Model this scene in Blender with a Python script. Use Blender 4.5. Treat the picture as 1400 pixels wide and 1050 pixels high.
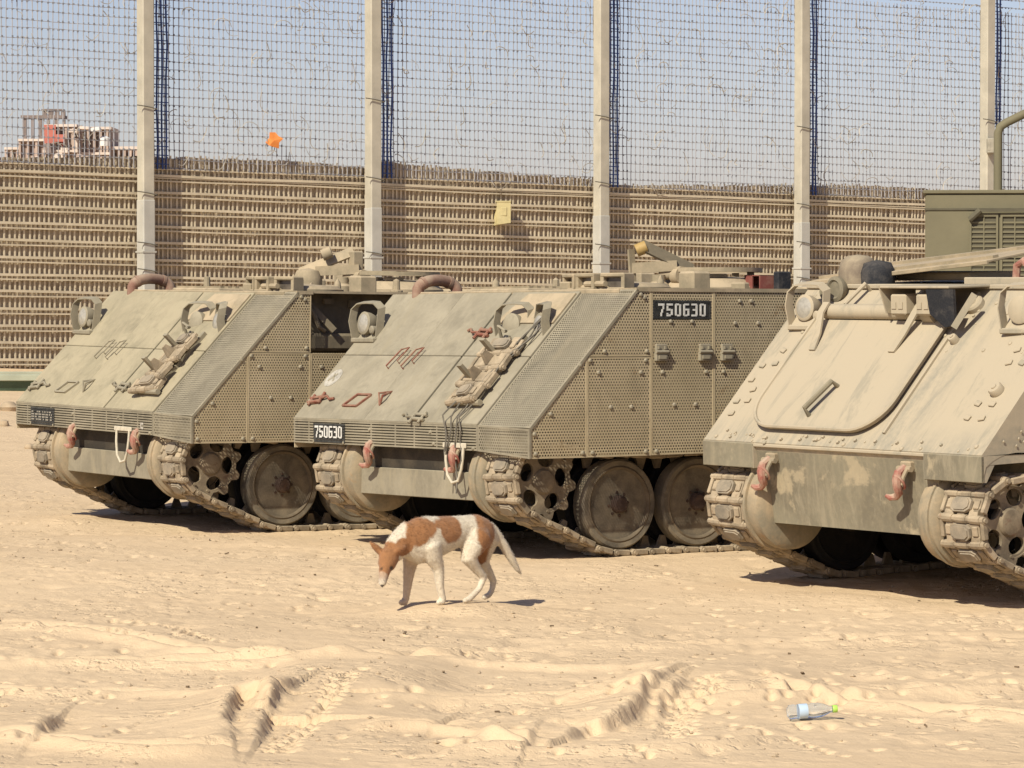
import bpy, math, random
import numpy as np
from mathutils import Matrix, Vector
random.seed(7); rng = np.random.default_rng(7)
S = bpy.context.scene
for o in list(bpy.data.objects): bpy.data.objects.remove(o)
C = S.collection
R = math.radians
PI = math.pi

# ------------------------------------------------------------------ camera, sky, sun, exposure
CAM_H = 1.9
cam = bpy.data.cameras.new('camera'); camo = bpy.data.objects.new('camera', cam); C.objects.link(camo)
cam.sensor_width = 36; cam.lens = 126.0; cam.clip_end = 5000; cam.clip_start = 0.5
camo.location = (0, 0, CAM_H); camo.rotation_euler = (R(90) - math.atan(145 / 4900), 0, 0)
S.camera = camo
SUN_EL, SUN_AZ = R(41), R(211)          # azimuth clockwise from +Y
w = bpy.data.worlds.new('World'); S.world = w; w.use_nodes = True
wn = w.node_tree.nodes; wl = w.node_tree.links
sky = wn.new('ShaderNodeTexSky'); sky.sky_type = 'NISHITA'; sky.sun_disc = False
sky.sun_elevation = SUN_EL; sky.sun_rotation = SUN_AZ
sky.air_density = 0.9; sky.dust_density = 0.8; sky.ozone_density = 3.0; sky.altitude = 60
tint = wn.new('ShaderNodeMix'); tint.data_type = 'RGBA'; tint.blend_type = 'MULTIPLY'; tint.inputs[0].default_value = 1.0
tint.inputs[7].default_value = (1.13, .955, 1.0, 1)      # dusty, faintly violet air
wl.new(sky.outputs[0], tint.inputs[6]); wl.new(tint.outputs[2], wn['Background'].inputs[0]); wn['Background'].inputs[1].default_value = 0.088
sl = bpy.data.lights.new('sun', 'SUN'); sl.energy = 4.9; sl.angle = R(0.55); sl.color = (1.0, 0.95, 0.80)
so = bpy.data.objects.new('sun', sl); C.objects.link(so)
sd = Vector((math.sin(SUN_AZ) * math.cos(SUN_EL), math.cos(SUN_AZ) * math.cos(SUN_EL), math.sin(SUN_EL)))
so.rotation_euler = sd.to_track_quat('Z', 'Y').to_euler(); so.location = sd * 60
S.view_settings.view_transform = 'Standard'; S.view_settings.look = 'None'
S.view_settings.exposure = 0.25; S.view_settings.gamma = 1.0
S.render.engine = 'CYCLES'

F = 4900.0; PIT = math.atan(145 / F)
def ray(px, py):
    a = (px - 700) / F; b = -(py - 525) / F
    d = Vector((a, math.cos(PIT) + b * math.sin(PIT), -math.sin(PIT) + b * math.cos(PIT)))
    return d
def gpt(px, py, z=0.0):                  # the ground point seen at a pixel of the photograph
    d = ray(px, py); t = (z - CAM_H) / d.z
    return d.x * t, d.y * t
def dpt(px, py, Y):
    d = ray(px, py); t = Y / d.y
    return Vector((d.x * t, Y, CAM_H + d.z * t))

# ------------------------------------------------------------------ materials
MATS = {}
ALB = .78                                 # overall reflectance of the sun-bleached place
class NT:
    def __init__(s, name):
        s.m = bpy.data.materials.new(name); s.m.use_nodes = True
        s.t = s.m.node_tree; s.n = s.t.nodes; s.l = s.t.links
        s.b = s.n['Principled BSDF']; MATS[name] = s.m
    def new(s, typ, **kw):
        n = s.n.new(typ)
        for k, v in kw.items():
            if hasattr(n, k): setattr(n, k, v)
        return n
    def link(s, a, b): s.l.new(a, b)
    def coords(s, scale=(1, 1, 1), rnd=True, world=False):
        if world: v = s.new('ShaderNodeNewGeometry').outputs['Position']
        else: v = s.new('ShaderNodeTexCoord').outputs['Object']
        if rnd and not world:
            oi = s.new('ShaderNodeObjectInfo'); mu = s.new('ShaderNodeVectorMath', operation='SCALE')
            cb = s.new('ShaderNodeCombineXYZ'); 
            for i in range(3): s.link(oi.outputs['Random'], cb.inputs[i])
            s.link(cb.outputs[0], mu.inputs[0]); mu.inputs['Scale'].default_value = 23.0
            ad = s.new('ShaderNodeVectorMath', operation='ADD'); s.link(v, ad.inputs[0]); s.link(mu.outputs[0], ad.inputs[1]); v = ad.outputs[0]
        mp = s.new('ShaderNodeMapping'); mp.inputs['Scale'].default_value = scale; s.link(v, mp.inputs[0])
        return mp.outputs[0]
    def noise(s, vec, scale, detail=5, rough=.55, dist=0.0):
        n = s.new('ShaderNodeTexNoise'); n.inputs['Scale'].default_value = scale; n.inputs['Detail'].default_value = detail
        n.inputs['Roughness'].default_value = rough; n.inputs['Distortion'].default_value = dist
        s.link(vec, n.inputs['Vector']); return n.outputs['Fac']
    def ramp(s, f, a, b):
        n = s.new('ShaderNodeMapRange'); n.inputs[1].default_value = a; n.inputs[2].default_value = b; s.link(f, n.inputs[0]); return n.outputs[0]
    def math(s, op, a, b):
        n = s.new('ShaderNodeMath', operation=op)
        for i, q in enumerate((a, b)):
            if isinstance(q, (int, float)): n.inputs[i].default_value = q
            else: s.link(q, n.inputs[i])
        n.use_clamp = True
        return n.outputs[0]
    def mix(s, f, a, b):
        n = s.new('ShaderNodeMix', data_type='RGBA')
        for sock, q in ((n.inputs[0], f), (n.inputs[6], a), (n.inputs[7], b)):
            if isinstance(q, (int, float)): sock.default_value = q
            elif isinstance(q, tuple): sock.default_value = (*(x * ALB for x in q), 1)
            else: s.link(q, sock)
        return n.outputs[2]
    def col(s, c):
        if isinstance(c, tuple): s.b.inputs['Base Color'].default_value = (*c, 1)
        else: s.link(c, s.b.inputs['Base Color'])
    def rough(s, v):
        if isinstance(v, (int, float)): s.b.inputs['Roughness'].default_value = v
        else: s.link(v, s.b.inputs['Roughness'])
    def bump(s, f, strength=.3, dist=.01):
        n = s.new('ShaderNodeBump'); n.inputs['Strength'].default_value = strength; n.inputs['Distance'].default_value = dist
        s.link(f, n.inputs['Height']); s.link(n.outputs[0], s.b.inputs['Normal'])

def paint(name, base, dust, lo=.45, hi=.75, up=.35, scale=3.0, streak=True, rust=None, rough=.85, alt=None, chips=None):
    """weathered paint: dust lies in drifts and on faces that look up, rain streaks run down"""
    t = NT(name); v = t.coords()
    big = t.noise(v, scale, 6, .6, .4); fine = t.noise(v, scale * 14, 4, .6)
    geo = t.new('ShaderNodeNewGeometry'); sx = t.new('ShaderNodeSeparateXYZ'); t.link(geo.outputs['Normal'], sx.inputs[0])
    upf = t.math('MULTIPLY', t.ramp(sx.outputs[2], .1, .9), up)
    f = t.ramp(big, lo, hi)
    f = t.math('ADD', t.math('MULTIPLY', f, .75), upf)
    f = t.math('ADD', f, t.math('MULTIPLY', t.math('SUBTRACT', fine, .45), .7))
    if streak:
        st = t.noise(t.coords((9, 9, .8)), 1.6, 5, .6)
        f = t.math('ADD', f, t.math('MULTIPLY', t.ramp(st, .5, .72), .22))
    b = base
    if alt: b = t.mix(t.ramp(t.noise(v, scale * .8, 4, .5, .8), .42, .6), base, alt)
    c = t.mix(f, b, dust)
    gr = t.ramp(t.noise(v, scale * 2.1, 7, .68, .7), .52, .74)
    if name.startswith('armour') or name in ('roof_paint', 'drum'):
        c = t.mix(t.math('MULTIPLY', gr, .42), c, tuple(x * .55 for x in base) if isinstance(base, tuple) else base)
    if rust:
        rn = t.ramp(t.noise(v, scale * 2.3, 6, .65, .5), .62, .76)
        c = t.mix(t.math('MULTIPLY', rn, .75), c, rust)
    if chips:
        cn = t.noise(t.coords((.35, 1.5, .45)), 3.2, 9, .74, .5)
        c = t.mix(t.math('MULTIPLY', t.ramp(cn, .53, .62), .66), c, chips)
    t.col(c); t.rough(rough); t.b.inputs['Specular IOR Level'].default_value = .25
    t.bump(t.math('ADD', t.math('MULTIPLY', fine, .5), t.math('MULTIPLY', big, .5)), .25, .006)
    return t.m
def plain(name, col, rough=.8, var=.25, scale=8, spec=.3, metal=0.0):
    t = NT(name); v = t.coords(); n = t.noise(v, scale, 6, .6)
    t.col(t.mix(t.ramp(n, .3, .7), tuple(c * (1 - var) for c in col), tuple(min(1, c * (1 + var)) for c in col)))
    t.rough(rough); t.b.inputs['Specular IOR Level'].default_value = spec; t.b.inputs['Metallic'].default_value = metal
    t.bump(t.noise(v, scale * 6, 3, .6), .15, .004); return t.m

SANDC = (.60, .43, .255)
DUST = (.50, .385, .245)
paint('armour', (.25, .218, .156), (.40, .348, .25), .36, .68, .38, 2.4, chips=(.35, .30, .205))
paint('armour_pale', (.265, .232, .155), (.44, .375, .25), .34, .62, .45, 2.6, chips=(.41, .345, .23))
paint('armour_side', (.50, .405, .25), (.64, .525, .345), .42, .75, .2, 2.2, rust=(.30, .17, .07))
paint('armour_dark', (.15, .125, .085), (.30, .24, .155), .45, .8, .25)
paint('roof_paint', (.30, .25, .165), (.52, .41, .27), .35, .65, .5, 4)
paint('dusty', (.29, .265, .20), (.49, .408, .288), .28, .46, .50, 1.1, alt=(.40, .35, .255), chips=(.33, .295, .22))
paint('dusty_front', (.205, .178, .125), (.46, .38, .25), .56, .60, .22, 2.0, alt=(.26, .23, .16), chips=(.36, .31, .215))
paint('drum', (.27, .235, .165), (.50, .38, .24), .4, .65, .3, 4, rust=(.40, .21, .07))
paint('wheel_paint', (.135, .105, .07), (.27, .212, .14), .42, .75, .1, 5, False, rust=(.20, .10, .05))
paint('rubber', (.085, .075, .06), (.33, .27, .185), .30, .65, .2, 6, False)
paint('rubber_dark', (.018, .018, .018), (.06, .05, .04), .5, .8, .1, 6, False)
paint('hub_grease', (.07, .045, .035), (.20, .13, .09), .45, .75, .1, 9, False)
paint('track_steel', (.22, .175, .12), (.52, .41, .275), .36, .64, .25, 7, False, rust=(.26, .13, .06))
paint('sprocket_steel', (.16, .125, .085), (.40, .315, .205), .38, .68, .15, 6, False, rust=(.15, .075, .05))
paint('track_pad', (.22, .19, .145), (.46, .37, .26), .35, .7, .2, 9, False)
paint('hook_red', (.36, .11, .085), (.50, .36, .26), .36, .60, .3, 12, False)
paint('handle_red', (.24, .075, .05), (.38, .25, .17), .40, .68, .25, 12, False)
paint('rust_pipe', (.25, .13, .095), (.42, .31, .22), .40, .70, .40, 7, False)
paint('red_box', (.25, .075, .06), (.38, .22, .16), .45, .75, .2, 8, False)
paint('dome_iron', (.20, .155, .115), (.40, .325, .22), .38, .66, .35, 8, False)
paint('black_cloth', (.02, .022, .028), (.16, .14, .12), .5, .8, .2, 9, False)
paint('grime_shade', (.045, .038, .03), (.12, .095, .065), .45, .75, .2, 5, False)  # near-black, with the shade of underside, axles and gaps put into it
def scuffed():
    m = paint('dusty_hull', (.29, .265, .20), (.49, .408, .288), .28, .46, .50, 1.1, alt=(.40, .35, .255), chips=(.33, .295, .22))
    t = NT.__new__(NT); t.m = m; t.t = m.node_tree; t.n = t.t.nodes; t.l = t.t.links; t.b = t.n['Principled BSDF']
    src = t.b.inputs['Base Color'].links[0].from_socket
    sp = t.new('ShaderNodeSeparateXYZ'); t.link(t.new('ShaderNodeTexCoord').outputs['Object'], sp.inputs[0]); y = sp.outputs[1]; z = sp.outputs[2]
    st = t.noise(t.coords((.5, 5, .5), False), 2.2, 7, .68, .4); sp2 = t.noise(t.coords((1, 1, 1), False), 30, 4, .7)
    band = t.math('MULTIPLY', t.ramp(y, .18, .34), t.ramp(y, .74, .50))
    low = t.ramp(z, 1.02, .86)
    k = t.math('MULTIPLY', t.math('MAXIMUM', band, low), t.ramp(t.math('ADD', t.math('MULTIPLY', st, .75), t.math('MULTIPLY', sp2, .25)), .43, .60))
    t.col(t.mix(t.math('MULTIPLY', k, .8), src, (.30, .275, .215)))
scuffed()
plain('strap', (.62, .55, .42), .9, .15, 30)
plain('cable', (.16, .14, .11), .8, .3, 20)
plain('plate_black', (.045, .045, .042), .8, .5, 30)
plain('digit_white', (.72, .70, .64), .8, .18, 40)
plain('knot', (.20, .195, .21), .8, .3, 5)
plain('twig', (.20, .14, .085), .9, .3, 9)
plain('digit_faded', (.42, .38, .31), .85, .25, 40)
plain('lamp_glass', (.40, .37, .31), .25, .2, 30, .6)
plain('periscope_glass', (.12, .10, .08), .25, .3, 20, .5)
plain('brass', (.42, .28, .10), .6, .25, 10)
plain('white_mark', (.47, .43, .36), .85, .30, 25)
plain('post_paint', (.54, .49, .39), .75, .14, 2.5)
plain('post_grey', (.52, .495, .435), .75, .12, 2.5)
plain('blue_shadow_cord', (.05, .09, .27), .7, .3, 3)
plain('post_wire', (.46, .41, .34), .8, .25, 3)
plain('hazed_opening', (.24, .19, .17), .9, .2, 1)  # opening colour paled to put the distance haze into the paint
plain('wire', (.47, .455, .47), .6, .15, 3, .4)
plain('rail', (.68, .575, .41), .85, .18, 2)
plain('yellow_box', (.56, .47, .24), .7, .2, 5)
plain('orange_cloth', (.75, .25, .06), .8, .2, 4)
plain('steel_box', (.40, .36, .28), .7, .2, 8)
plain('truck_olive', (.20, .175, .105), .75, .13, 2)
plain('truck_grille', (.12, .105, .068), .8, .2, 5)
plain('skip_green', (.08, .125, .085), .7, .25, 2)
plain('skip_lip', (.40, .41, .30), .7, .15, 2)
plain('stone', (.50, .38, .25), .95, .2, 6)
plain('concrete', (.52, .40, .33), .95, .2, .5)
plain('concrete_dark', (.46, .34, .28), .95, .2, .5)
plain('concrete_light', (.74, .62, .53), .95, .15, .5)
plain('red_wall', (.52, .17, .13), .9, .15, .5)
plain('opening', (.06, .05, .045), .9, .2, 1)
plain('tank_white', (.80, .78, .74), .6, .05, 1)

t = NT('sand'); v = t.coords(world=True)
n1 = t.noise(v, .55, 5, .6, .6); n2 = t.noise(v, 5, 6, .65, .3); n3 = t.noise(v, 70, 4, .7); n4 = t.noise(v, 24, 5, .7, .5)
c = t.mix(t.ramp(n1, .35, .65), (.735, .545, .345), (.79, .592, .378))
c = t.mix(t.math('MULTIPLY', t.ramp(n2, .5, .72), .45), c, (.68, .50, .31))
c = t.mix(t.math('MULTIPLY', t.ramp(n3, .55, .75), .35), c, (.58, .415, .25))
t.col(c); t.rough(.95); t.b.inputs['Specular IOR Level'].default_value = .12
pm = t.ramp(t.noise(v, 1.1, 4, .6, .4), .46, .62)
n5 = t.ramp(t.noise(v, 16, 3, .55, .2), .30, .48)
t.bump(t.math('ADD', t.math('MULTIPLY', t.math('MULTIPLY', n5, pm), .55), t.math('ADD', t.math('MULTIPLY', n4, .3), t.math('MULTIPLY', n3, .12))), .62, .035)

t = NT('earth_backing'); v = t.coords(world=True)
n1 = t.noise(v, 1.6, 6, .6, .5); n2 = t.noise(v, 9, 5, .7)
c = t.mix(t.ramp(n1, .35, .65), (.53, .425, .295), (.64, .52, .37))
c = t.mix(t.ramp(n2, .45, .7), c, (.44, .34, .23)); t.col(c); t.rough(.95)
t.bump(n2, .6, .05)

t = NT('bottle_plastic'); t.col((.86, .93, 1.0)); t.rough(.06)
t.b.inputs['Transmission Weight'].default_value = .92; t.b.inputs['IOR'].default_value = 1.15
t = NT('bottle_label'); t.col((.42, .52, .62)); t.rough(.5)
t = NT('bottle_cap'); t.col((.38, .62, .10)); t.rough(.45)

# ------------------------------------------------------------------ mesh builder
class MB:
    def __init__(s, M=None): s.v = []; s.f = []; s.mi = []; s.M = M or Matrix(); s.cur = 0
    def add(s, vs, fs):
        b = len(s.v); s.v += [tuple(s.M @ Vector(p)) for p in vs]
        s.f += [tuple(b + i for i in f) for f in fs]; s.mi += [s.cur] * len(fs); return s
    def box(s, x0, x1, y0, y1, z0, z1, b=0.0):
        if b <= 0:
            vs = [(x, y, z) for z in (z0, z1) for y in (y0, y1) for x in (x0, x1)]
            return s.add(vs, [(0, 2, 3, 1), (4, 5, 7, 6), (0, 1, 5, 4), (2, 6, 7, 3), (0, 4, 6, 2), (1, 3, 7, 5)])
        b = min(b, (x1 - x0) * .45, (y1 - y0) * .45, (z1 - z0) * .45)
        vs = []
        c = [(x0, x1), (y0, y1), (z0, z1)]
        idx = {}
        for iz in (0, 1):
            for iy in (0, 1):
                for ix in (0, 1):
                    for ax in range(3):
                        p = []
                        for k, i in enumerate((ix, iy, iz)):
                            q = c[k][i]
                            if k != ax: q += b * (1 - 2 * i)
                            p.append(q)
                        idx[(ix, iy, iz, ax)] = len(vs); vs.append(tuple(p))
        fs = []
        for ax in range(3):
            o1, o2 = [k for k in range(3) if k != ax]
            for side in (0, 1):
                loop = []
                for a, bb in ((0, 0), (1, 0), (1, 1), (0, 1)):
                    i = [0, 0, 0]; i[ax] = side; i[o1] = a; i[o2] = bb; loop.append(idx[(*i, ax)])
                flip = (side == 1) == (ax == 1)
                fs.append(tuple(loop[::-1]) if flip else tuple(loop))
        for ax in range(3):                    # edges along ax
            o1, o2 = [k for k in range(3) if k != ax]
            for a in (0, 1):
                for bb in (0, 1):
                    i0 = [0, 0, 0]; i0[o1] = a; i0[o2] = bb; i1 = list(i0); i1[ax] = 1
                    fs.append((idx[(*i0, o1)], idx[(*i1, o1)], idx[(*i1, o2)], idx[(*i0, o2)]))
        for ix in (0, 1):
            for iy in (0, 1):
                for iz in (0, 1): fs.append((idx[(ix, iy, iz, 0)], idx[(ix, iy, iz, 1)], idx[(ix, iy, iz, 2)]))
        return s.add(vs, fs)
    def cbox(s, c, d, b=0.0): return s.box(c[0] - d[0] / 2, c[0] + d[0] / 2, c[1] - d[1] / 2, c[1] + d[1] / 2, c[2] - d[2] / 2, c[2] + d[2] / 2, b)
    def prism(s, poly, z0, z1):
        n = len(poly)
        a = sum(poly[i][0] * poly[(i + 1) % n][1] - poly[(i + 1) % n][0] * poly[i][1] for i in range(n))
        if a < 0: poly = poly[::-1]
        vs = [(x, y, z0) for x, y in poly] + [(x, y, z1) for x, y in poly]
        fs = [tuple(range(n))[::-1], tuple(range(n, 2 * n))] + [(i, (i + 1) % n, n + (i + 1) % n, n + i) for i in range(n)]
        return s.add(vs, fs)
    def ring(s, outer, inner, z0, z1):       # plate with a hole, equal vertex counts
        n = len(outer)
        vs = [(x, y, z) for z in (z0, z1) for L in (outer, inner) for x, y in L]
        fs = []
        for i in range(n):
            j = (i + 1) % n
            fs += [(2 * n + i, 2 * n + j, 3 * n + j, 3 * n + i), (j, i, n + i, n + j), (i, j, 2 * n + j, 2 * n + i), (n + j, n + i, 3 * n + i, 3 * n + j)]
        return s.add(vs, fs)
    def cyl(s, p0, p1, r0, r1=None, n=12):
        r1 = r0 if r1 is None else r1
        p0, p1 = Vector(p0), Vector(p1); d = (p1 - p0).normalized()
        a = d.orthogonal().normalized(); b = d.cross(a)
        vs = []
        for p, r in ((p0, r0), (p1, r1)):
            for i in range(n):
                t = 2 * PI * i / n; vs.append(p + a * (r * math.cos(t)) + b * (r * math.sin(t)))
        fs = [(i, (i + 1) % n, n + (i + 1) % n, n + i) for i in range(n)] + [tuple(range(n))[::-1], tuple(range(n, 2 * n))]
        return s.add(vs, fs)
    def tube(s, pts, r, n=8, closed=False):
        P = [Vector(p) for p in pts]; m = len(P)
        rr = r if isinstance(r, (list, tuple)) else [r] * m
        vs = []; up = None
        for i in range(m):
            a = P[(i - 1) % m] if (closed or i > 0) else P[i]; b = P[(i + 1) % m] if (closed or i < m - 1) else P[i]
            d = (b - a).normalized()
            if up is None: up = d.orthogonal().normalized()
            up = (up - d * up.dot(d)); up = up.normalized() if up.length > 1e-6 else d.orthogonal().normalized()
            q = d.cross(up)
            for k in range(n):
                t = 2 * PI * k / n; vs.append(P[i] + up * (rr[i] * math.cos(t)) + q * (rr[i] * math.sin(t)))
        fs = []
        for i in range(m if closed else m - 1):
            j = (i + 1) % m
            fs += [(i * n + k, i * n + (k + 1) % n, j * n + (k + 1) % n, j * n + k) for k in range(n)]
        if not closed: fs += [tuple(range(n))[::-1], tuple(range((m - 1) * n, m * n))]
        return s.add(vs, fs)
    def lathe(s, prof, n=32, axis='z', c=(0, 0, 0)):
        vs = []; m = len(prof)
        for r, h in prof:
            for i in range(n):
                t = 2 * PI * i / n; x, y = r * math.cos(t), r * math.sin(t)
                p = (x, y, h) if axis == 'z' else ((x, h, -y) if axis == 'y' else (h, x, y))
                vs.append((p[0] + c[0], p[1] + c[1], p[2] + c[2]))
        fs = [(a * n + i, a * n + (i + 1) % n, (a + 1) * n + (i + 1) % n, (a + 1) * n + i) for a in range(m - 1) for i in range(n)]
        if prof[0][0] > 1e-4: fs.append(tuple(range(n))[::-1])
        if prof[-1][0] > 1e-4: fs.append(tuple(range((m - 1) * n, m * n)))
        return s.add(vs, fs)
    def bar(s, p0, p1, w, h, up=(0, 0, 1)):
        p0, p1 = Vector(p0), Vector(p1); d = p1 - p0; L = d.length; d.normalize()
        u = Vector(up); q = d.cross(u)
        q = q.normalized() if q.length > 1e-5 else d.orthogonal().normalized(); u = q.cross(d)
        vs = [p + q * (a * w / 2) + u * (b * h / 2) for p in (p0, p1) for b in (-1, 1) for a in (-1, 1)]
        return s.add(vs, [(0, 1, 3, 2), (4, 6, 7, 5), (0, 4, 5, 1), (2, 3, 7, 6), (0, 2, 6, 4), (1, 5, 7, 3)])
    def strip(s, pts, w, h, up=(0, 0, 1)):   # flat bent bar: width along 'up', thickness h
        P = [Vector(p) for p in pts]; u = Vector(up).normalized(); vs = []; m = len(P)
        for i in range(m):
            d = (P[min(i + 1, m - 1)] - P[max(i - 1, 0)]).normalized(); q = d.cross(u).normalized()
            for a, b in ((-1, -1), (1, -1), (1, 1), (-1, 1)): vs.append(P[i] + u * (a * w / 2) + q * (b * h / 2))
        fs = [(i * 4 + k, i * 4 + (k + 1) % 4, i * 4 + 4 + (k + 1) % 4, i * 4 + 4 + k) for i in range(m - 1) for k in range(4)]
        fs += [(0, 3, 2, 1), tuple(range(m * 4 - 4, m * 4))]
        return s.add(vs, fs)
    def mesh(s, name, mats, smooth=35):
        me = bpy.data.meshes.new(name); me.from_pydata([tuple(p) for p in s.v], [], s.f)
        for m in ([mats] if isinstance(mats, str) else mats): me.materials.append(MATS[m])
        me.polygons.foreach_set('material_index', s.mi)
        if smooth:
            me.polygons.foreach_set('use_smooth', [True] * len(me.polygons)); me.set_sharp_from_angle(angle=R(smooth))
        me.update(); return me
    def build(s, name, mats, parent=None, smooth=35):
        return link(name, s.mesh(name, mats, smooth), parent)
def link(name, me, parent=None, M=None):
    o = bpy.data.objects.new(name, me); C.objects.link(o)
    if parent: o.parent = parent
    if M is not None: o.matrix_local = M
    return o
def tag(o, label, cat, group=None):
    o['label'] = label; o['category'] = cat
    if group: o['group'] = group
    return o
def empty(name, M=None):
    o = bpy.data.objects.new(name, None); C.objects.link(o); o.empty_display_size = .2
    if M is not None: o.matrix_world = M
    return o
def frame(o, ex, ey, ez):
    M = Matrix.Identity(4)
    for i in range(3): M[i][0], M[i][1], M[i][2], M[i][3] = ex[i], ey[i], ez[i], o[i]
    return M
CACHE = {}
def cached(key, fn):
    if key not in CACHE: CACHE[key] = fn()
    return CACHE[key]

# ------------------------------------------------------------------ noise for the terrain
def hash2(ix, iy, seed):
    h = (ix.astype(np.int64) * 374761393 + iy.astype(np.int64) * 668265263 + seed * 974634541) & 0xffffffff
    h = ((h ^ (h >> 13)) * 1274126177) & 0xffffffff
    return ((h ^ (h >> 16)) & 0xffff) / 65535.0
def vnoise(x, y, seed):
    ix, iy = np.floor(x), np.floor(y); fx, fy = x - ix, y - iy
    u, v = fx * fx * fx * (fx * (fx * 6 - 15) + 10), fy * fy * fy * (fy * (fy * 6 - 15) + 10)
    a, b, c, d = hash2(ix, iy, seed), hash2(ix + 1, iy, seed), hash2(ix, iy + 1, seed), hash2(ix + 1, iy + 1, seed)
    return (a * (1 - u) + b * u) * (1 - v) + (c * (1 - u) + d * u) * v - .5
def fbm(x, y, s, octv, seed, gain=.5):
    r = 0; a = 1.0
    for k in range(octv):
        cs, sn = math.cos(k * 1.1), math.sin(k * 1.1)
        r = r + a * vnoise((x * cs - y * sn) / s + 17.3 * k, (x * sn + y * cs) / s - 9.1 * k, seed + k); s /= 2.03; a *= gain
    return r

# vehicle poses: location, yaw, pitch (nose down positive), roll
POSE = [((-3.158, 27.402, .005), -146.8, -.82, -.17), ((-.725, 24.632, .007), -145.3, -.49, .75), ((1.941, 21.493, -.045), -144.4, 1.7, .02)]
def pose(i):
    T, y, p, r = POSE[i]
    return Matrix.Translation(T) @ Matrix.Rotation(R(y), 4, 'Z') @ Matrix.Rotation(R(p), 4, 'Y') @ Matrix.Rotation(R(r), 4, 'X')

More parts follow.
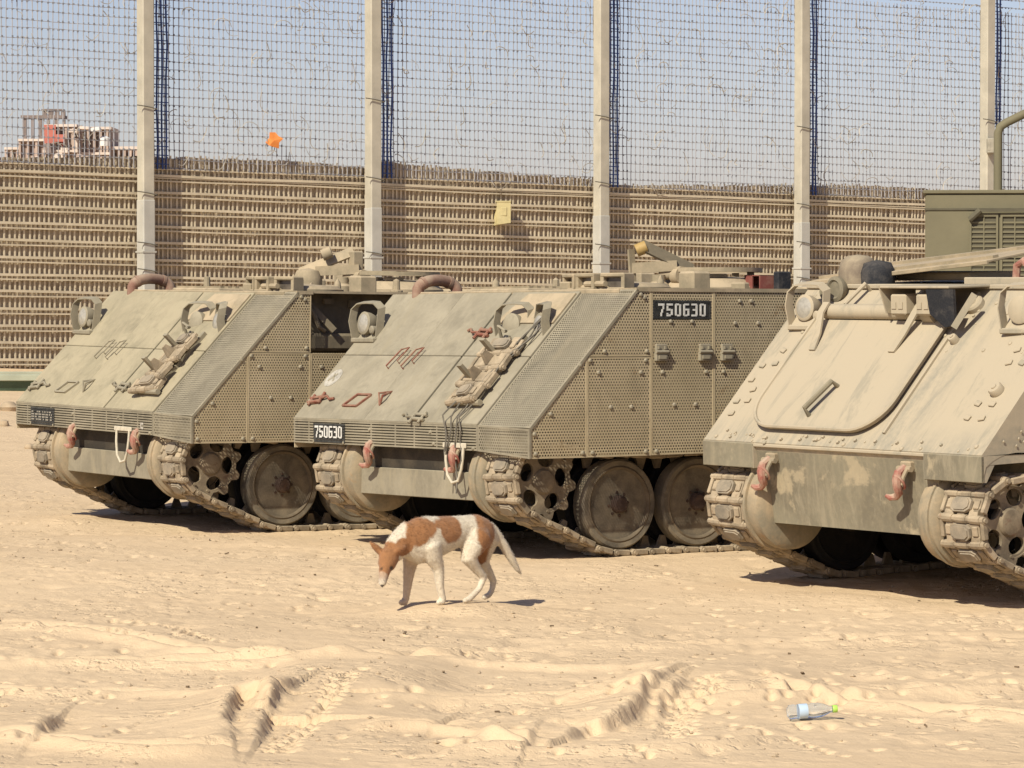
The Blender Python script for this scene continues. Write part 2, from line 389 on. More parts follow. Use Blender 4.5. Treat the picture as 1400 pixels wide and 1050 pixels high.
# ------------------------------------------------------------------ ground
def make_ground():
    def grow(a, step, end, k):
        r = []; x = a
        while (x < end if end > a else x > end):
            step *= k; x += step if end > a else -step; r.append(x)
        return r
    xs = np.array(sorted(grow(-5.4, .03, -900, 1.22)) + list(np.arange(-5.4, 5.41, .0125)) + grow(5.41, .03, 900, 1.22))
    ys = np.array(sorted(grow(13.2, .05, -400, 1.25)) + list(np.arange(13.2, 17.4, .0145)) + list(np.arange(17.4, 23.5, .028)) + list(np.arange(23.5, 33, .055)) + grow(33, .06, 3000, 1.08))
    X, Y = np.meshgrid(xs, ys); Z = np.zeros_like(X)
    near = np.exp(-((np.maximum(0, np.abs(X) - 6)) / 4) ** 2) * np.exp(-((np.maximum(0, Y - 34)) / 12) ** 2)
    # rolling ground
    Z += .30 * fbm(X, Y, 9, 2, 11) * (1 - .6 * near)
    Z += .075 * fbm(X * .5, Y * 1.1, 2.6, 3, 23, .40) * near
    # fall of the land towards the right-hand end of the fence
    Z += -.022 * np.clip(X, -15, 40) * np.clip((Y - 36) / 30, 0, 1)
    Z += 8.0 * np.clip((Y - 120) / 300, 0, 1) ** 1.5 * (1 + .25 * fbm(X, Y, 60, 3, 5))
    churn = np.clip((Y - 15.6) / 3.0, .25, 1) * np.clip((40 - Y) / 8, 0, 1) * near
    a = fbm(X, Y, .55, 4, 31, .6); b = fbm(X + 3, Y, .17, 3, 47, .6)
    patch = np.clip(fbm(X, Y, 1.6, 2, 77) * 2.2 + .55, .1, 1)
    rgh = np.clip(fbm(X * .8, Y * 1.1, .9, 3, 203) * 3.2 + .25, 0, 1); c9 = fbm(X + 7, Y, .10, 2, 57, .6)
    Z += churn * (patch * (.021 * a + .007 * b) + rgh * (.010 * c9 - .012 * np.abs(b)))
    Z += near * .004 * fbm(X, Y, .06, 2, 91)
    # drag marks and wheel ruts sweeping across the foreground
    for (py0, py1, amp, wd, x0, x1) in ((905, 880, .05, .10, -100, 760), (880, 905, .04, .09, 150, 1000), (850, 905, .04, .12, -50, 640), (960, 930, .05, .12, 460, 1500),
                                        (935, 990, .045, .10, 1020, 1500), (1010, 1035, .05, .1, -50, 340), (1040, 1000, .05, .12, 560, 1100), (925, 945, .04, .1, -60, 330), (870, 860, .03, .12, 700, 1450), (990, 1010, .05, .08, 470, 760)):
        ax, ay = gpt(x0, py0); bx, by = gpt(x1, py1)
        tt = np.clip((X - ax) / (bx - ax), 0, 1)
        yc = ay + (by - ay) * tt + .12 * np.sin(tt * 7 + x0) + .25 * fbm(X, X * 0, 1.2, 2, int(py0))
        e = np.clip(tt * 6, 0, 1) * np.clip((1 - tt) * 6, 0, 1)
        d = (Y - yc) / wd
        Z += amp * e * (np.exp(-((d + 1.3) ** 2)) - 1.1 * np.exp(-d ** 2) + .5 * np.exp(-((d - 1.5) ** 2)))
    # steep crumbling rut walls: ground drops on the right side of each line
    walls = [[(318, 1012), (312, 985), (328, 958), (352, 957), (362, 968)], [(352, 1010), (366, 978), (385, 958), (410, 945)],
             [(775, 1003), (800, 993), (850, 985), (880, 968), (893, 945), (915, 933)], [(905, 975), (918, 948), (934, 934)], [(52, 1002), (66, 985), (80, 972)], [(718, 1028), (728, 1008)], [(590, 1000), (606, 986), (626, 990)], [(155, 1000), (172, 992)]]
    hts = [.095, .09, .085, .065, .075, .06, .03, .03]
    for wpts, hh in zip(walls, hts):
        P = [gpt(*p) for p in wpts]
        rag = .035 * fbm(X, Y, .22, 2, 9) + .010 * fbm(X, Y, .05, 1, 19)
        best = np.full(X.shape, 9.0); side = np.zeros(X.shape); along = np.zeros(X.shape)
        m = (X > min(p[0] for p in P) - 1.2) & (X < max(p[0] for p in P) + 1.2) & (Y > min(p[1] for p in P) - 1.2) & (Y < max(p[1] for p in P) + 1.2)
        x, y = X[m], Y[m]; bs = np.full(x.shape, 9.0); sg = np.zeros(x.shape); al = np.zeros(x.shape)
        for i in range(len(P) - 1):
            (x0, y0), (x1, y1) = P[i], P[i + 1]; L2 = (x1 - x0) ** 2 + (y1 - y0) ** 2
            tt = np.clip(((x - x0) * (x1 - x0) + (y - y0) * (y1 - y0)) / L2, 0, 1)
            dx, dy = x - x0 - tt * (x1 - x0), y - y0 - tt * (y1 - y0)
            d = np.hypot(dx, dy); cr = (x1 - x0) * dy - (y1 - y0) * dx
            u = d < bs; bs[u] = d[u]; sg[u] = np.sign(cr[u]); al[u] = (i + tt[u]) / (len(P) - 1)
        sdist = sg * bs + rag[m]
        env = np.sin(np.clip(al * .9 + .05, 0, 1) * PI) ** .5
        st = np.tanh(sdist / .020); dk = np.exp(-np.abs(sdist) / .6)
        far = np.exp(-(bs / .75) ** 2)
        Z[m] += env * far * hh * (.5 * st * dk + .25 * np.exp(-(sdist / .07) ** 2) * fbm(x, y, .05, 2, 71))
    # banked sand that carries the tread prints
    for (pa_, pb_, hh, wd) in (((375, 1030), (470, 928), .10, .26), ((925, 1002), (975, 930), .09, .24)):
        ax, ay = gpt(*pa_); bx, by = gpt(*pb_); L2 = (bx - ax) ** 2 + (by - ay) ** 2
        tt = ((X - ax) * (bx - ax) + (Y - ay) * (by - ay)) / L2; dd = np.abs((X - ax) * (by - ay) - (Y - ay) * (bx - ax)) / math.sqrt(L2)
        Z += hh * np.clip(tt, 0, 1) * np.where(tt > 1, np.exp(-((tt - 1) / .35) ** 2), 1) * np.where(tt < 0, 0, 1) * np.exp(-(dd / (wd * 1.8)) ** 4)
    # tread prints: rows of short dents
    def vn(a, b): return float(vnoise(np.array([a]), np.array([b]), 123)[0])
    def dent(cx, cy, r, dz, ry=None):
        ry = ry or r
        i0, i1 = np.searchsorted(xs, [cx - 3 * r, cx + 3 * r]); j0, j1 = np.searchsorted(ys, [cy - 3 * ry, cy + 3 * ry])
        if i1 <= i0 or j1 <= j0: return
        q = ((X[j0:j1, i0:i1] - cx) / r) ** 2 + ((Y[j0:j1, i0:i1] - cy) / ry) ** 2
        Z[j0:j1, i0:i1] += dz * (np.exp(-q) - .10 * np.exp(-(np.sqrt(q) - 1.6) ** 2 * 2))
    rows = [[(362, 1026), (400, 990), (440, 965), (458, 930)], [(374, 1028), (412, 995), (450, 962), (468, 932)], [(388, 1028), (424, 990), (462, 958), (482, 930)],
            [(916, 1000), (918, 965), (950, 945), (962, 930)], [(928, 1000), (928, 970), (962, 948), (976, 930)], [(944, 996), (946, 968), (972, 955), (986, 935)],
            [(1040, 930), (1100, 948), (1150, 965), (1200, 975)], [(800, 1030), (840, 1020), (900, 1040)], [(0, 920), (60, 925), (110, 935), (150, 945)], [(600, 880), (660, 890), (720, 905)], [(150, 840), (230, 850), (300, 868)], [(1000, 985), (1080, 1010), (1150, 1040)]]
    for row in rows:
        P = [gpt(*p) for p in row]
        for i in range(len(P) - 1):
            L = math.hypot(P[i + 1][0] - P[i][0], P[i + 1][1] - P[i][1]); n = max(2, int(L / .058))
            for k in range(n):
                u = k / n; wob = .014 * (-1) ** k
                dent(P[i][0] + u * (P[i + 1][0] - P[i][0]) + wob + random.gauss(0, .006), P[i][1] + u * (P[i + 1][1] - P[i][1]), .018, -.040, .024)
    for k in range(2600):                    # scuffs, footprints and crumbs
        cy = 14 + 18 * random.random() ** .8; cx = random.uniform(-.15, .15) * cy
        if vn(cx * .8, cy * .8) < random.uniform(-.35, .25) - (.12 if cy < 17 else 0): continue
        pz = random.random()
        if pz < .70: r = random.uniform(.014, .028); dent(cx, cy, r, -r * random.uniform(1.0, 2.0), r * random.uniform(1.0, 1.7))
        elif pz < .80: r = random.uniform(.02, .04); dent(cx, cy, r, r * random.uniform(.25, .5), r * 1.2)
        else: dent(cx, cy, random.uniform(.05, .10), -random.uniform(.008, .02), random.uniform(.08, .16))
    # level beds pressed by the vehicles
    for i in range(3):
        Mi = pose(i).inverted()
        lx = Mi[0][0] * X + Mi[0][1] * Y + Mi[0][3]; ly = Mi[1][0] * X + Mi[1][1] * Y + Mi[1][3]
        Mw = pose(i); hz = Mw[2][0] * lx + Mw[2][1] * ly + Mw[2][3]
        dx = np.maximum(np.maximum(lx + .55, -4.3 - lx), 0); dy = np.maximum(np.abs(ly) - 1.25, 0)
        wgt = np.exp(-(np.hypot(dx, dy) / .5) ** 2)
        intrack = np.exp(-((np.abs(ly) - 1.08) / .3) ** 4) * np.clip((-.7 - lx) / .2, 0, 1)
        target = hz + .012 * intrack + .03 * (1 - intrack) * fbm(X, Y, .5, 3, 3) + .006 * fbm(X, Y, .1, 2, 61)
        Z = Z * (1 - wgt) + target * wgt
    # level ground under the dog and the bottle
    for (cx, cy, rr) in ((-.35, 21.0, .42), (*gpt(1108, 975), .22)):
        wgt = np.exp(-(((X - cx) ** 2 + (Y - cy) ** 2) / rr ** 2) ** 2); Z = Z * (1 - .85 * wgt)
    nx, ny = len(xs), len(ys)
    idx = np.arange(nx * ny).reshape(ny, nx)
    q = np.stack([idx[:-1, :-1], idx[:-1, 1:], idx[1:, 1:], idx[1:, :-1]], -1).reshape(-1, 4)
    me = bpy.data.meshes.new('ground'); me.vertices.add(nx * ny); me.loops.add(q.size); me.polygons.add(len(q))
    me.vertices.foreach_set('co', np.stack([X, Y, Z], -1).astype(np.float32).ravel())
    me.loops.foreach_set('vertex_index', q.astype(np.int32).ravel())
    me.polygons.foreach_set('loop_start', np.arange(0, q.size, 4, dtype=np.int32))
    me.polygons.foreach_set('use_smooth', np.ones(len(q), bool)); me.materials.append(MATS['sand']); me.update(calc_edges=True)
    o = link('ground', me); o['kind'] = 'structure'
    def height(x, y):
        i = min(max(np.searchsorted(xs, x) - 1, 0), nx - 2); j = min(max(np.searchsorted(ys, y) - 1, 0), ny - 2)
        u, v = (x - xs[i]) / (xs[i + 1] - xs[i]), (y - ys[j]) / (ys[j + 1] - ys[j])
        return float((Z[j, i] * (1 - u) + Z[j, i + 1] * u) * (1 - v) + (Z[j + 1, i] * (1 - u) + Z[j + 1, i + 1] * u) * v)
    return height
height = make_ground()

# loose clods on the sand: too many and too small to count
def clods():
    V = []; Fc = []
    for k in range(1500):
        cy = 13.8 + 18 * random.random() ** .75; cx = random.uniform(-.15, .15) * cy
        r = random.choice((.005, .006, .008, .01)) * random.uniform(.7, 1.4)
        z = height(cx, cy); b = len(V)
        for p in ((1, 0, 0), (-1, 0, 0), (0, 1, 0), (0, -1, 0), (0, 0, 1), (0, 0, -1)):
            V.append((cx + p[0] * r * random.uniform(.7, 1.5), cy + p[1] * r * random.uniform(.7, 1.5), z + r * .2 + p[2] * r * random.uniform(.5, 1)))
        for f in ((0, 2, 4), (2, 1, 4), (1, 3, 4), (3, 0, 4), (2, 0, 5), (1, 2, 5), (3, 1, 5), (0, 3, 5)): Fc.append(tuple(b + i for i in f))
    me = bpy.data.meshes.new('sand_clods'); me.from_pydata(V, [], Fc); me.materials.append(MATS['stone'])
    o = link('sand_clods', me); o['kind'] = 'stuff'; o['label'] = 'small crumbs of sand scattered over the ground'; o['category'] = 'clods'
clods()
def scatter_specks():  # dark bits added in place of small shaded pits in the sand
    b = MB()
    for k in range(60):
        cy = 14.2 + 17 * random.random() ** .7; cx = random.uniform(-.15, .15) * cy; z = height(cx, cy); a = random.uniform(0, 6.28); L = random.uniform(.01, .03)
        p = Vector((cx, cy, z + .004)); q = p + Vector((L * math.cos(a), L * math.sin(a), random.uniform(-.002, .014))); b.bar(p, q, random.uniform(.006, .016), random.uniform(.005, .010))
    o = b.build('shade_specks', 'twig', None, 0); o['kind'] = 'stuff'; o['label'] = 'dark stand-ins for shaded pits, litter scattered over the sand'; o['category'] = 'specks'
scatter_specks()

# ------------------------------------------------------------------ perforated plate
def inset(poly, d):
    n = len(poly); out = []
    for i in range(n):
        p0, p1, p2 = Vector(poly[i - 1]), Vector(poly[i]), Vector(poly[(i + 1) % n])
        a, b = (p1 - p0).normalized(), (p2 - p1).normalized()
        n1, n2 = Vector((-a.y, a.x)), Vector((-b.y, b.x))
        k = (n1 + n2); k = k / max(1e-6, k.dot(n1)); out.append(tuple(p1 + k * d))
    return out
def perforated(poly, pitch=.026, ratio=.60, rim=.009, mats=('armour_side',), holes=()):
    """hex plate with real round-ish holes inside a solid rim; polygon counter-clockwise"""
    n = len(poly)
    a = sum(poly[i][0] * poly[(i + 1) % n][1] - poly[(i + 1) % n][0] * poly[i][1] for i in range(n))
    if a < 0: poly = poly[::-1]
    mb = MB(); mb.ring(list(poly), inset(poly, rim), 0, .008)
    inn = np.array(inset(poly, rim * .5))
    us = np.arange(min(p[0] for p in poly), max(p[0] for p in poly), pitch); vs = np.arange(min(p[1] for p in poly), max(p[1] for p in poly), pitch * .866)
    U, Vv = np.meshgrid(us, vs); U = U + (np.arange(len(vs)) % 2)[:, None] * pitch / 2
    U, Vv = U.ravel(), Vv.ravel(); ok = np.ones(len(U), bool)
    for i in range(n):
        p, q = inn[i], inn[(i + 1) % n]; L = np.hypot(*(q - p))
        ok &= ((q[0] - p[0]) * (Vv - p[1]) - (q[1] - p[1]) * (U - p[0])) / L > .001
    for (u0, u1, v0, v1) in holes: ok &= ~((U > u0) & (U < u1) & (Vv > v0) & (Vv < v1))
    U, Vv = U[ok], Vv[ok]; m = len(U)
    ang = np.arange(6) * PI / 3 + PI / 6; ro = pitch / math.sqrt(3) * 1.002; ri = ro * ratio
    ox = np.concatenate([np.cos(ang) * ro, np.cos(ang) * ri]); oy = np.concatenate([np.sin(ang) * ro, np.sin(ang) * ri])
    co = np.stack([U[:, None] + ox, Vv[:, None] + oy, np.full((m, 12), .005)], -1).reshape(-1, 3)
    f1 = np.array([(k, (k + 1) % 6, 6 + (k + 1) % 6, 6 + k) for k in range(6)])
    fc = (np.arange(m)[:, None, None] * 12 + f1[None]).reshape(-1, 4)
    return mb, co, fc
def plate_mesh(name, poly, M, mat, **kw):
    mb, co, fc = perforated(poly, **kw)
    b = len(mb.v); me = bpy.data.meshes.new(name)
    A = np.array(M.to_3x3()); T = np.array(M.translation)
    allv = np.concatenate([np.array(mb.v), co]) @ A.T + T
    me.from_pydata(allv.tolist(), [], mb.f + (fc + b).tolist()); me.materials.append(MATS[mat]); me.update(); return me

# ------------------------------------------------------------------ running gear meshes
WR = .305
def wheel_meshes():
    tyre = MB().lathe([(.262, -.062), (.292, -.064), (.305, -.05), (.305, .05), (.292, .064), (.262, .062), (.255, .045)], 44, 'y')
    disc = MB().lathe([(.258, -.05), (.262, .060), (.250, .066), (.240, .060), (.228, .030), (.212, .000), (.196, -.016), (.150, -.028), (.118, -.024), (.100, .002), (0.0, .006)], 44, 'y')
    hub = MB().lathe([(.104, -.004), (.104, .018), (.092, .026), (.064, .028), (.060, .075), (.046, .088), (0, .09)], 20, 'y')
    for k in range(8):
        a = k * PI / 4 + .2; hub.cyl((.08 * math.cos(a), .03, .08 * math.sin(a)), (.08 * math.cos(a), .05, .08 * math.sin(a)), .011, n=6)
    return tyre.mesh('tyre', 'rubber', 40), disc.mesh('rim', 'wheel_paint', 40), hub.mesh('hub', 'hub_grease', 40)
def sprocket_mesh():
    n = 10; outer = []; N = 120; inner = []
    for i in range(N):
        a = 2 * PI * i / N; ph = (a * n / (2 * PI)) % 1.0
        k = min(1, max(0, (abs(ph - .5) * 2 - .25) / .4)); r = .262 - .045 * k
        outer.append((r * math.cos(a), r * math.sin(a))); inner.append((.225 * .93 * math.cos(a), .225 * .93 * math.sin(a)))
    mb = MB(Matrix.Rotation(-PI / 2, 4, 'X'))
    mb.ring(outer, inner, -.02, .02)
    # web with five oval windows, built of sectors
    for k in range(5):
        a0 = 2 * PI * k / 5
        win = []; sec = []
        M2 = 24
        for i in range(M2):
            t = 2 * PI * i / M2
            wx, wy = .148 + .050 * math.cos(t), .064 * math.sin(t)
            win.append((wx * math.cos(a0) - wy * math.sin(a0), wx * math.sin(a0) + wy * math.cos(a0)))
            ct, stt = math.cos(t), math.sin(t)
            rr = .148 + .067 * max(-1, min(1, ct * 1.45)); th = PI / 5 * max(-1, min(1, stt * 1.45))
            sec.append((rr * math.cos(a0 + th), rr * math.sin(a0 + th)))
        mb.ring(sec, win, -.012, .012)
    mb.lathe([(.085, -.06), (.085, .02), (.075, .034), (.05, .040), (.0, .042)], 20)
    for k in range(10):
        a = 2 * PI * k / 10 + .3; mb.cyl((.2 * math.cos(a), .2 * math.sin(a), .012), (.2 * math.cos(a), .2 * math.sin(a), .026), .010, n=6)
    return mb.mesh('sprocket', 'sprocket_steel', 35)
def link_meshes():
    b = MB()
    b.box(-.046, .040, -.140, .140, -.018, .010, .005)
    for s in (-1, 1):                                     # end horns and side lugs
        b.box(-.066, .046, s * .170 - .013, s * .170 + .013, -.022, .018, .006)
        b.box(-.034, .026, s * .112 - .022, s * .112 + .022, .008, .024, .006)
    b.cyl((-.070, -.186, 0), (-.070, .186, 0), .023, n=10)
    for y in (-.115, 0, .115): b.cyl((-.070, y - .042, 0), (-.070, y + .042, 0), .027, n=10)
    for s in (-1, 1): b.cyl((-.070, s * .186, 0), (-.070, s * .200, 0), .014, n=8)
    b.box(.028, .075, -.14, -.065, -.014, .014, .004); b.box(.028, .075, .065, .14, -.014, .014, .004); b.box(.028, .075, -.03, .03, -.014, .014, .004)
    b.prism([(-.045, -.02), (.045, -.02), (.02, -.10), (-.015, -.10)], -.012, .012)
    bm = MB()
    b.v[-8:] = [(x, z, y) for x, y, z in b.v[-8:]]         # guide tooth points inwards: its profile lies in x-z
    bm.prism([(-.040, -.055), (-.02, -.078), (.03, -.078), (.050, -.05), (.050, .05), (.03, .078), (-.02, .078), (-.040, .055)], .014, .034)
    bm.prism([(-.030, -.045), (-.012, -.066), (.022, -.066), (.040, -.04), (.040, .04), (.022, .066), (-.012, .066), (-.030, .045)], .034, .042)
    return b.mesh('track_link', 'track_steel', 30), bm.mesh('track_pad', 'track_pad', 30)
TYRE, RIM, HUB = wheel_meshes(); SPROCKET = sprocket_mesh(); LINK, PAD = link_meshes()
me2 = bpy.data.meshes.new('track_link')
def merge_link():
    m = MB(); 
    for src, mi in ((LINK, 0), (PAD, 1)):
        b = len(m.v); m.v += [tuple(v.co) for v in src.vertices]; m.f += [tuple(b + i for i in p.vertices) for p in src.polygons]; m.mi += [mi] * len(src.polygons)
    return m.mesh('track_link', ['track_steel', 'track_pad'], 30)
LINK2 = merge_link()
TYRE_SHADED = TYRE.copy(); TYRE_SHADED.materials[0] = MATS['rubber_dark']; RIM_SHADED = RIM.copy(); RIM_SHADED.materials[0] = MATS['rubber_dark']  # dark copies for inner and far-side wheels, shade put into their colour
WX = [-.9 - .667 * i for i in range(5)]; WZ = .36; SPX, SPZ = -.295, .525; IDX, IDZ = -4.22, .47
def track_path():
    pts = []
    def arc(cx, cz, r, a0, a1, n=24):
        for i in range(n + 1):
            a = R(a0 + (a1 - a0) * i / n); pts.append((cx + r * math.cos(a), cz + r * math.sin(a)))
    arc(SPX, SPZ, .245, 95, -68)
    arc(WX[0], WZ, WR + .025, -64, -90, 8)
    arc(WX[4], WZ, WR + .025, -90, -118, 8)
    arc(IDX, IDZ, .245, -112, -270, 20)
    top = [(-3.9, .715)]
    for i in (4, 3, 2, 1, 0):
        top.append((WX[i] + .12, .695)); top.append((WX[i] - .0, .70)); top.append((WX[i] + .33, .682))
    top = sorted(set(top)); pts += [p for p in top if p[0] < -.75]
    pts += [(-.62, .725), (-.45, .757)]
    pts.append(pts[0])
    return pts
def resample(pts, n):
    d = [0]
    for a, b in zip(pts, pts[1:]): d.append(d[-1] + math.hypot(b[0] - a[0], b[1] - a[1]))
    L = d[-1]; out = []
    for k in range(n):
        s = L * k / n; j = max(i for i in range(len(d)) if d[i] <= s + 1e-9); j = min(j, len(pts) - 2)
        u = (s - d[j]) / max(1e-9, d[j + 1] - d[j]); out.append((pts[j][0] + u * (pts[j + 1][0] - pts[j][0]), pts[j][1] + u * (pts[j + 1][1] - pts[j][1])))
    return out, L
TP = track_path(); _, TL = resample(TP, 10); NL = round(TL / .148)
TPTS, _ = resample(TP, NL)

# ------------------------------------------------------------------ hull
TOP = 1.80; GZ = .86                                # roof height, lower edge of the glacis
def hull_mesh(mats, front, d=0.0, e=0.0):
    b = MB(frame((0, 0, 0), (1, 0, 0), (0, 0, 1), (0, -1, 0)))      # prism polygon in x-z, depth along -y
    def pz(poly, y0, y1): b.prism(poly, -y1, -y0)
    b.cur = 0
    up = [(-.03, .72), (-.03, GZ), (-.94, TOP), (-4.62, TOP), (-4.66, .74), (-4.5, .72)]
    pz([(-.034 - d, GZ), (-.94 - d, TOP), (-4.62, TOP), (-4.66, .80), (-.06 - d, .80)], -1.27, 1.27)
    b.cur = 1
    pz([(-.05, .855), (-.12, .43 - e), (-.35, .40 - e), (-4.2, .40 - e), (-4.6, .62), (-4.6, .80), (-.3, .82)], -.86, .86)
    b.cur = 0
    for s in (-1, 1):                                # sponson noses and floors
        y0, y1 = sorted((s * .78, s * 1.268)); pz([(-.03 - d, GZ - .004), (-.03 - d, .70), (-.07 - d, .70), (-.16 - d, .84)], y0, y1)
        y0, y1 = sorted((s * 1.245, s * 1.272))
        arch = [(-.032 - d, .70)] * (d == 0) + [(SPX + .36 * math.cos(R(a)), .56 + .30 * math.sin(R(a))) for a in range(50 if d == 0 else 70, 150, 10)] + [(-.75, .74), (-4.6, .74), (-4.6, .83), (-.034 - d, .855)]
        pz(arch, y0, y1)
    return b.mesh('hull', mats, 20)
def glacis(off=0.0):
    ey = Vector((-.91, 0, .94)).normalized(); ez = Vector((0, 1, 0)).cross(ey)
    return frame(Vector((-.03, 0, GZ)) + ez * off, (0, 1, 0), ey, ez)
GL = 1.308                                           # slope length of the glacis
def side(y): return frame((0, y, 0), (-1, 0, 0), (0, 0, 1), (0, 1, 0))
def front(x): return frame((x, 0, 0), (0, 1, 0), (0, 0, 1), (1, 0, 0))
ROOF = frame((0, 0, TOP), (0, 1, 0), (-1, 0, 0), (0, 0, 1))

DIG = {'7': [(0, 1, .82, 1), (.72, .95, .55, .80), (.50, .76, .28, .55), (.36, .60, 0, .30)],
       '5': [(0, 1, .84, 1), (0, .26, .56, .80), (0, .62, .44, .60), (.70, 1, .10, .56), (0, .66, 0, .16), (0, .26, .10, .26)],
       '0': [(0, .28, .06, .94), (.72, 1, .06, .94), (.12, .66, .86, 1), (.34, .88, 0, .14)],
       '6': [(0, .28, .06, .94), (.2, .95, .86, 1), (.34, 1, .46, .60), (.72, 1, .06, .50), (.12, .66, 0, .14)],
       '3': [(.0, .9, .86, 1), (.70, 1, .08, .92), (.22, .66, .44, .58), (0, .9, 0, .14)],
       '1': [(.4, .7, 0, 1), (.2, .45, .8, .95)], '9': [(0, .28, .5, .94), (.72, 1, .06, .94), (.2, .95, .86, 1), (.1, .66, .44, .58), (.1, .9, 0, .14)],
       '2': [(0, .9, .86, 1), (.7, 1, .5, .9), (.1, .9, .44, .58), (0, .28, .1, .5), (0, 1, 0, .14)]}
def number_plate(veh, M, w, h, text, mat, dh, dw, gap, u0, v0, perf=True):
    """dark painted patch with stencilled white figures"""
    p = MB(M)
    if perf:
        me = plate_mesh('number_plate', [(0, 0), (w, 0), (w, h), (0, h)], M, 'plate_black', pitch=.026, ratio=.42, rim=.010)
        pl = link('number_plate', me, veh)
    else:
        for k in range(int(h / .02)): p.box(0, w, k * .02 + .002, k * .02 + .016, 0, .004)
        pl = p.build('number_plate', 'plate_black', veh, 0)
    for k, ch in enumerate(text):
        d = MB(M); x = u0 + k * (dw + gap)
        for (a, b_, c, e) in DIG[ch]: d.box(x + a * dw, x + b_ * dw, v0 + c * dh, v0 + e * dh, .0085, .0115)
        d.build('digit', mat, pl, 0)
    return pl

def worn_plate(veh, M, w, h, text, mat, dh, dw, gap, u0, v0, perf=False):
    p = MB(M)
    for k in range(int(h / .02)): p.box(0, w, k * .02 + .002, k * .02 + .016, 0, .004)
    pl = p.build('number_plate', 'plate_black', veh, 0)
    for k in range(6):                       # figures worn down to rows of flecks
        d = MB(M); x = u0 + k * (dw + gap)
        for r in range(4):
            for q in range(3):
                if random.random() < .72: d.box(x + dw * q / 3 + .002, x + dw * (q + .75) / 3, v0 + .002 + r * .02, v0 + .013 + r * .02, .0085, .0105)
        o = d.build('worn_figure', mat, pl, 0); o['kind'] = 'stuff'
    return pl

def bolts(M, pts, mat, parent, r=.016, h=.018, name='bolt_row'):
    b = MB(M)
    for (u, v) in pts: b.lathe([(r, .004), (r * .95, h * .6), (r * .55, h), (0, h * 1.05)], 8, 'z', (u, v, 0))
    o = b.build(name, mat, parent); o['kind'] = 'stuff'; return o

def headlight(veh, y, mirror, mat, tilt=0, lens=True, x=-.66, z=1.50):
    """headlamp inside a bent guard strap, standing on the upper glacis"""
    T = Matrix.Translation((x, y, z)) @ Matrix.Rotation(R(tilt), 4, 'Z') @ Matrix.Scale(.88, 4)
    g = MB(T); s = mirror
    # guard strap: loop facing forward, made from 70 mm bar
    path = [(.06, s * -.15, -.05), (.09, s * -.155, .10), (.07, s * -.15, .20), (.04, s * -.11, .245), (.02, 0, .25), (.0, s * .08, .245), (-.02, s * .125, .20), (.0, s * .135, .08), (.02, s * .14, -.05)]
    g.strip(path, .075, .009, (1, 0, -.25))
    g.box(.0, .10, -.17, .17, -.085, -.045, .008)
    g.bar((-.05, s * .13, -.06), (-.16, s * .13, .12), .03, .02)
    gd = g.build('lamp_guard', mat, veh)
    l = MB(T @ Matrix.Translation((.045, s * -.02, .075)) @ Matrix.Rotation(R(-6), 4, 'Y'))
    l.lathe([(.0, -.13), (.035, -.125), (.07, -.09), (.092, -.03), (.096, .02), (.084, .028)], 24, 'x')
    l.cyl((-.03, 0, -.09), (-.03, 0, -.14), .022, n=8); l.bar((-.04, .0, -.10), (-.12, .06, -.12), .03, .02)
    lb = l.build('lamp', mat, veh)
    if lens:
        q = MB(T @ Matrix.Translation((.045, s * -.02, .075)) @ Matrix.Rotation(R(-6), 4, 'Y'))
        q.lathe([(.086, .022), (.06, .036), (.03, .043), (0, .045)], 24, 'x'); q.build('lens', 'lamp_glass', lb)
    q = MB(T @ Matrix.Translation((.05, s * .095, .02)))
    q.lathe([(.0, -.06), (.03, -.055), (.036, .01), (.026, .02), (0, .024)], 14, 'x'); q.cyl((-.02, 0, -.03), (-.02, 0, -.09), .012, n=6)
    q.build('marker_lamp', mat, veh)

def pipe_arch(veh, mat, yc, xc, r=.175, hgt=.10, thick=.043):
    pts = []
    for i in range(19):
        a = PI * i / 18; pts.append((xc + r * math.cos(a), yc + .02 * math.sin(a * 2), TOP + hgt * math.sin(a) ** .55 if 0 < i < 18 else TOP - .08))
    e = MB(); e.tube(pts, thick, 14); ex = e.build('exhaust_pipe', mat, veh, 60)
    for i in (4, 13):
        c = MB(); p = Vector(pts[i]); d = (Vector(pts[i + 1]) - Vector(pts[i - 1])).normalized(); c.cyl(p - d * .012, p + d * .012, thick * 1.1, n=14); c.build('clamp', 'rust_pipe', ex)

def periscope(veh, M, mat, w=.2, h=.13, d=.12):
    b = MB(M); b.box(-w / 2, w / 2, 0, d, 0, .025, .004); b.box(-w / 2, w / 2, 0, d, h - .03, h, .008)
    b.box(-w / 2, -w / 2 + .03, .004, d, .02, h - .02, .004); b.box(w / 2 - .03, w / 2, .004, d, .02, h - .02, .004); b.box(-w / 2 + .02, w / 2 - .02, d * .6, d - .004, .02, h - .02)
    p = b.build('periscope', mat, veh)
    MB(M).box(-w / 2 + .031, w / 2 - .031, d * .35, d * .45, .026, h - .031).build('glass', 'periscope_glass', p, 0)

